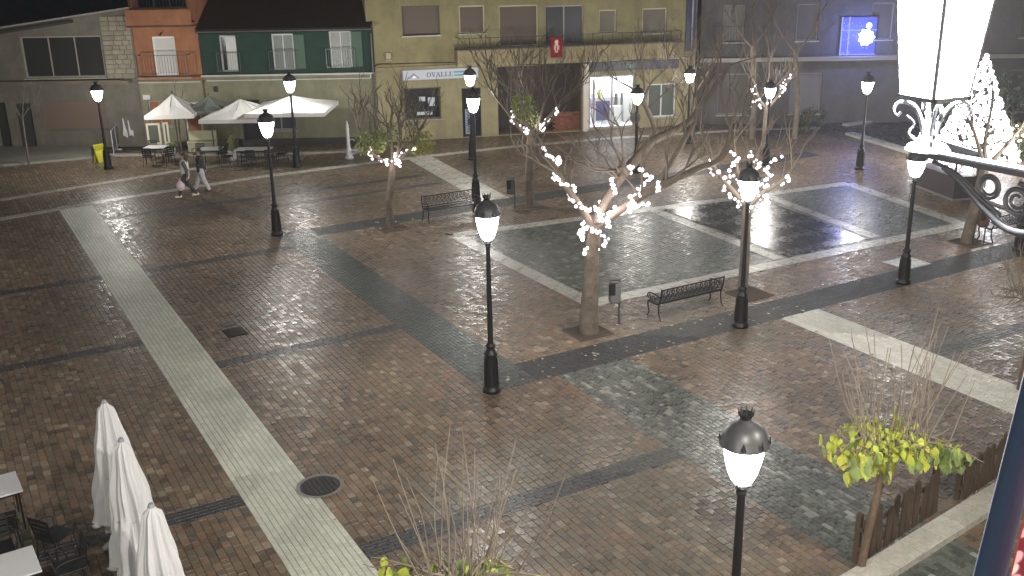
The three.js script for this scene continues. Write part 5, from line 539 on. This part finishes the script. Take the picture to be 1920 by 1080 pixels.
// ---------------------------------------------------------------- two people walking
function sdf(bones, lo, hi, res, k = 0.035) { // smooth union of tapered capsules, meshed
  const c = lo.map((a, i) => (a + hi[i]) / 2), half = Math.max(...lo.map((a, i) => (hi[i] - a) / 2)) * 1.06, mc = new MarchingCubes(res, new THREE.MeshBasicMaterial(), false, false, 60000); mc.isolation = 0; const hs = res / 2;
  for (let z = 0; z < res; z++) for (let y = 0; y < res; y++) for (let x = 0; x < res; x++) { const p = [c[0] + (x - hs) / hs * half, c[1] + (y - hs) / hs * half, c[2] + (z - hs) / hs * half]; let d = 9; for (const [a, ra, b, rb] of bones) { const ab = [b[0] - a[0], b[1] - a[1], b[2] - a[2]], ap = [p[0] - a[0], p[1] - a[1], p[2] - a[2]], L = ab[0] ** 2 + ab[1] ** 2 + ab[2] ** 2, t = L ? Math.max(0, Math.min(1, (ab[0] * ap[0] + ab[1] * ap[1] + ab[2] * ap[2]) / L)) : 0, e = Math.hypot(ap[0] - ab[0] * t, ap[1] - ab[1] * t, ap[2] - ab[2] * t) - (ra + (rb - ra) * t), h = Math.max(0, Math.min(1, 0.5 + 0.5 * (d - e) / k)); d = d + (e - d) * h - k * h * (1 - h); } mc.field[x + y * res + z * res * res] = -d; }
  mc.update(); const n = mc.count ?? mc.geometry.drawRange.count, g = new THREE.BufferGeometry(); g.setAttribute('position', new THREE.BufferAttribute(mc.positionArray.slice(0, n * 3), 3)); g.scale(half, half, half).translate(...c); const w = mergeVertices(g, 1e-4); w.computeVertexNormals(); return w;
}
function person(label, x, z, turn, s, look, phase, holdRight) {
  const t = thing('person', label, 'person', [x, 0, z], turn); const skin = M(0.36, 0.23, 0.17, .6); // faces +z, legs swing along z
  const hip = 0.9, f = phase, LL = [[0.1, hip, 0], [0.11, 0.5, 0.14 * f + 0.05], [0.11, 0.09, 0.3 * f]], RL = [[-0.1, hip, 0], [-0.11, 0.5, -0.1 * f + 0.06], [-0.11, 0.11, -0.34 * f]], ls = [0.19, 1.4, 0], rs = [-0.19, 1.4, 0], le = [0.25, 1.13, -0.1 * f], lw = [0.24, 0.9, 0.0 - 0.1 * f], re = [-0.25, 1.13, 0.08 * f], rw = holdRight ? [-0.27, 0.86, 0.1] : [-0.23, 0.9, 0.2 * f];
  const hand = (w, sg) => [[w, 0.032, [w[0], w[1] - 0.07, w[2] + 0.01], 0.034], ...[-0.024, -0.008, 0.008, 0.024].map((q, i) => [[w[0], w[1] - 0.07, w[2] + q], 0.01, [w[0] - sg * 0.015, w[1] - 0.135 - (i === 1 ? 0.012 : 0), w[2] + q * 1.1 + 0.012], 0.008]), [[w[0], w[1] - 0.02, w[2] + 0.03], 0.011, [w[0] - sg * 0.02, w[1] - 0.07, w[2] + 0.06], 0.009]];
  const legs = [[LL[0], 0.088, LL[1], 0.062], [LL[1], 0.062, LL[2], 0.042], [RL[0], 0.088, RL[1], 0.062], [RL[1], 0.062, RL[2], 0.042]], torso = [[[0, 0.94, 0], 0.13, [0, 1.15, 0], 0.125], [[0, 1.15, 0], 0.125, [0, 1.36, 0], 0.14], [[-0.13, 1.39, 0], 0.07, [0.13, 1.39, 0], 0.07]], arms = [[ls, 0.062, le, 0.046], [le, 0.046, lw, 0.032], [rs, 0.062, re, 0.046], [re, 0.046, rw, 0.032]];
  const head = [[[0, 1.44, 0], 0.055, [0, 1.54, 0.01], 0.055], [[0, 1.6, 0.015], 0.085, [0, 1.68, 0.0], 0.098], [[0, 1.62, 0.1], 0.014, [0, 1.6, 0.115], 0.018], [[0.09, 1.63, 0], 0.016, [0.095, 1.65, 0], 0.018], [[-0.09, 1.63, 0], 0.016, [-0.095, 1.65, 0], 0.018], [[-0.03, 1.565, 0.085], 0.014, [0.03, 1.565, 0.085], 0.014], [[0, 1.54, 0.07], 0.03, [0, 1.55, 0.06], 0.03]];
  const feet = [[[LL[2][0], 0.06, LL[2][2] - 0.04], 0.045, [LL[2][0], 0.04, LL[2][2] + 0.15], 0.035], [[RL[2][0], 0.07, RL[2][2] - 0.04], 0.045, [RL[2][0], 0.04, RL[2][2] + 0.15], 0.035]];
  const B = [-0.4, 0, -0.5], T = [0.4, 1.82, 0.5]; mesh('body', sdf([...legs, ...torso, ...arms, ...head, ...feet, ...hand(lw, 1), ...hand(rw, -1)], B, T, 110, 0.02), skin, t);
  const grow = (l, q) => l.map(([a, ra, b, rb]) => [a, ra + q, b, rb + q]); mesh('trousers', sdf([...grow(legs, look.loose ?? 0.018), [[0, 0.93, 0], 0.135, [0, 0.96, 0], 0.135]], B, T, 76), look.trousers, t); mesh('jacket', sdf([...grow(torso, 0.03), [[0, 0.82, 0], 0.15, [0, 1.0, 0], 0.15]], B, T, 76), look.jacket, t); mesh('sleeves', sdf(grow(arms, 0.022), B, T, 76), look.sleeves, t); mesh('shoes', sdf(grow(feet, 0.014), B, T, 76, 0.02), look.shoes, t);
  mesh('hair', sdf(look.long ? [[[0, 1.7, -0.02], 0.105, [0, 1.66, -0.05], 0.1], [[0.05, 1.62, -0.07], 0.06, [0.06, 1.42, -0.1], 0.045], [[-0.05, 1.62, -0.07], 0.06, [-0.06, 1.42, -0.1], 0.045]] : [[[0, 1.71, -0.015], 0.103, [0, 1.66, -0.045], 0.098]], B, T, 76), look.hair, t); for (const q of [-1, 1]) mesh('eye', new THREE.SphereGeometry(0.012, 8, 6).translate(q * 0.034, 1.645, 0.094), M(0.02, 0.015, 0.01, .3), t); t.scale.setScalar(s); return t;
}
person('walking person in a cream vest with dark sleeves, dark trousers and white shoes', 8.2, -39.85, -Math.PI / 2 + YAW + 0.2, 0.97, { jacket: M(0.62, 0.58, 0.52, .85), sleeves: M(0.09, 0.09, 0.095, .85), trousers: M(0.045, 0.038, 0.042, .85), shoes: M(0.62, 0.58, 0.48, .7), hair: M(0.04, 0.03, 0.025, .7), long: true }, 1, true);
person('walking person in a dark jacket and light grey trousers', 8.95, -40.5, -Math.PI / 2 + YAW + 0.25, 0.95, { jacket: M(0.025, 0.025, 0.03, .85), sleeves: M(0.025, 0.025, 0.03, .85), trousers: M(0.42, 0.43, 0.47, .85), shoes: M(0.04, 0.04, 0.04, .7), hair: M(0.03, 0.025, 0.02, .7), loose: 0.035 }, -0.85, false);
{ const t = thing('shopping_bag', 'pale pink carrier bag held by the person in the cream vest', 'bag', [7.94, 0.3, -39.73], YAW); const g = new THREE.SphereGeometry(0.17, 16, 12), p = g.attributes.position; for (let i = 0; i < p.count; i++) { const y = p.getY(i), k = (1 + 0.12 * Math.sin(Math.atan2(p.getZ(i), p.getX(i)) * 7)) * (y > 0.05 ? Math.max(0.25, 1 - (y - 0.05) * 5) : 1); p.setXYZ(i, p.getX(i) * k, y * 1.25, p.getZ(i) * k * 0.6); } g.computeVertexNormals(); mesh('sack', g.translate(0, 0.2, 0), M(0.6, 0.5, 0.54, .6), t); mesh('handles', [swept([[-0.04, 0.36, 0], [0, 0.5, 0], [0.04, 0.36, 0]], 0.008, 0.008, 4, 5)], M(0.6, 0.5, 0.54, .6), t); }

// ---------------------------------------------------------------- shadows on, draw
scene.traverse((o) => { if (o.isMesh) { o.castShadow = true; o.receiveShadow = true; } if (o.isLight && o.shadow) o.castShadow = true; });
renderer.render(scene, camera);
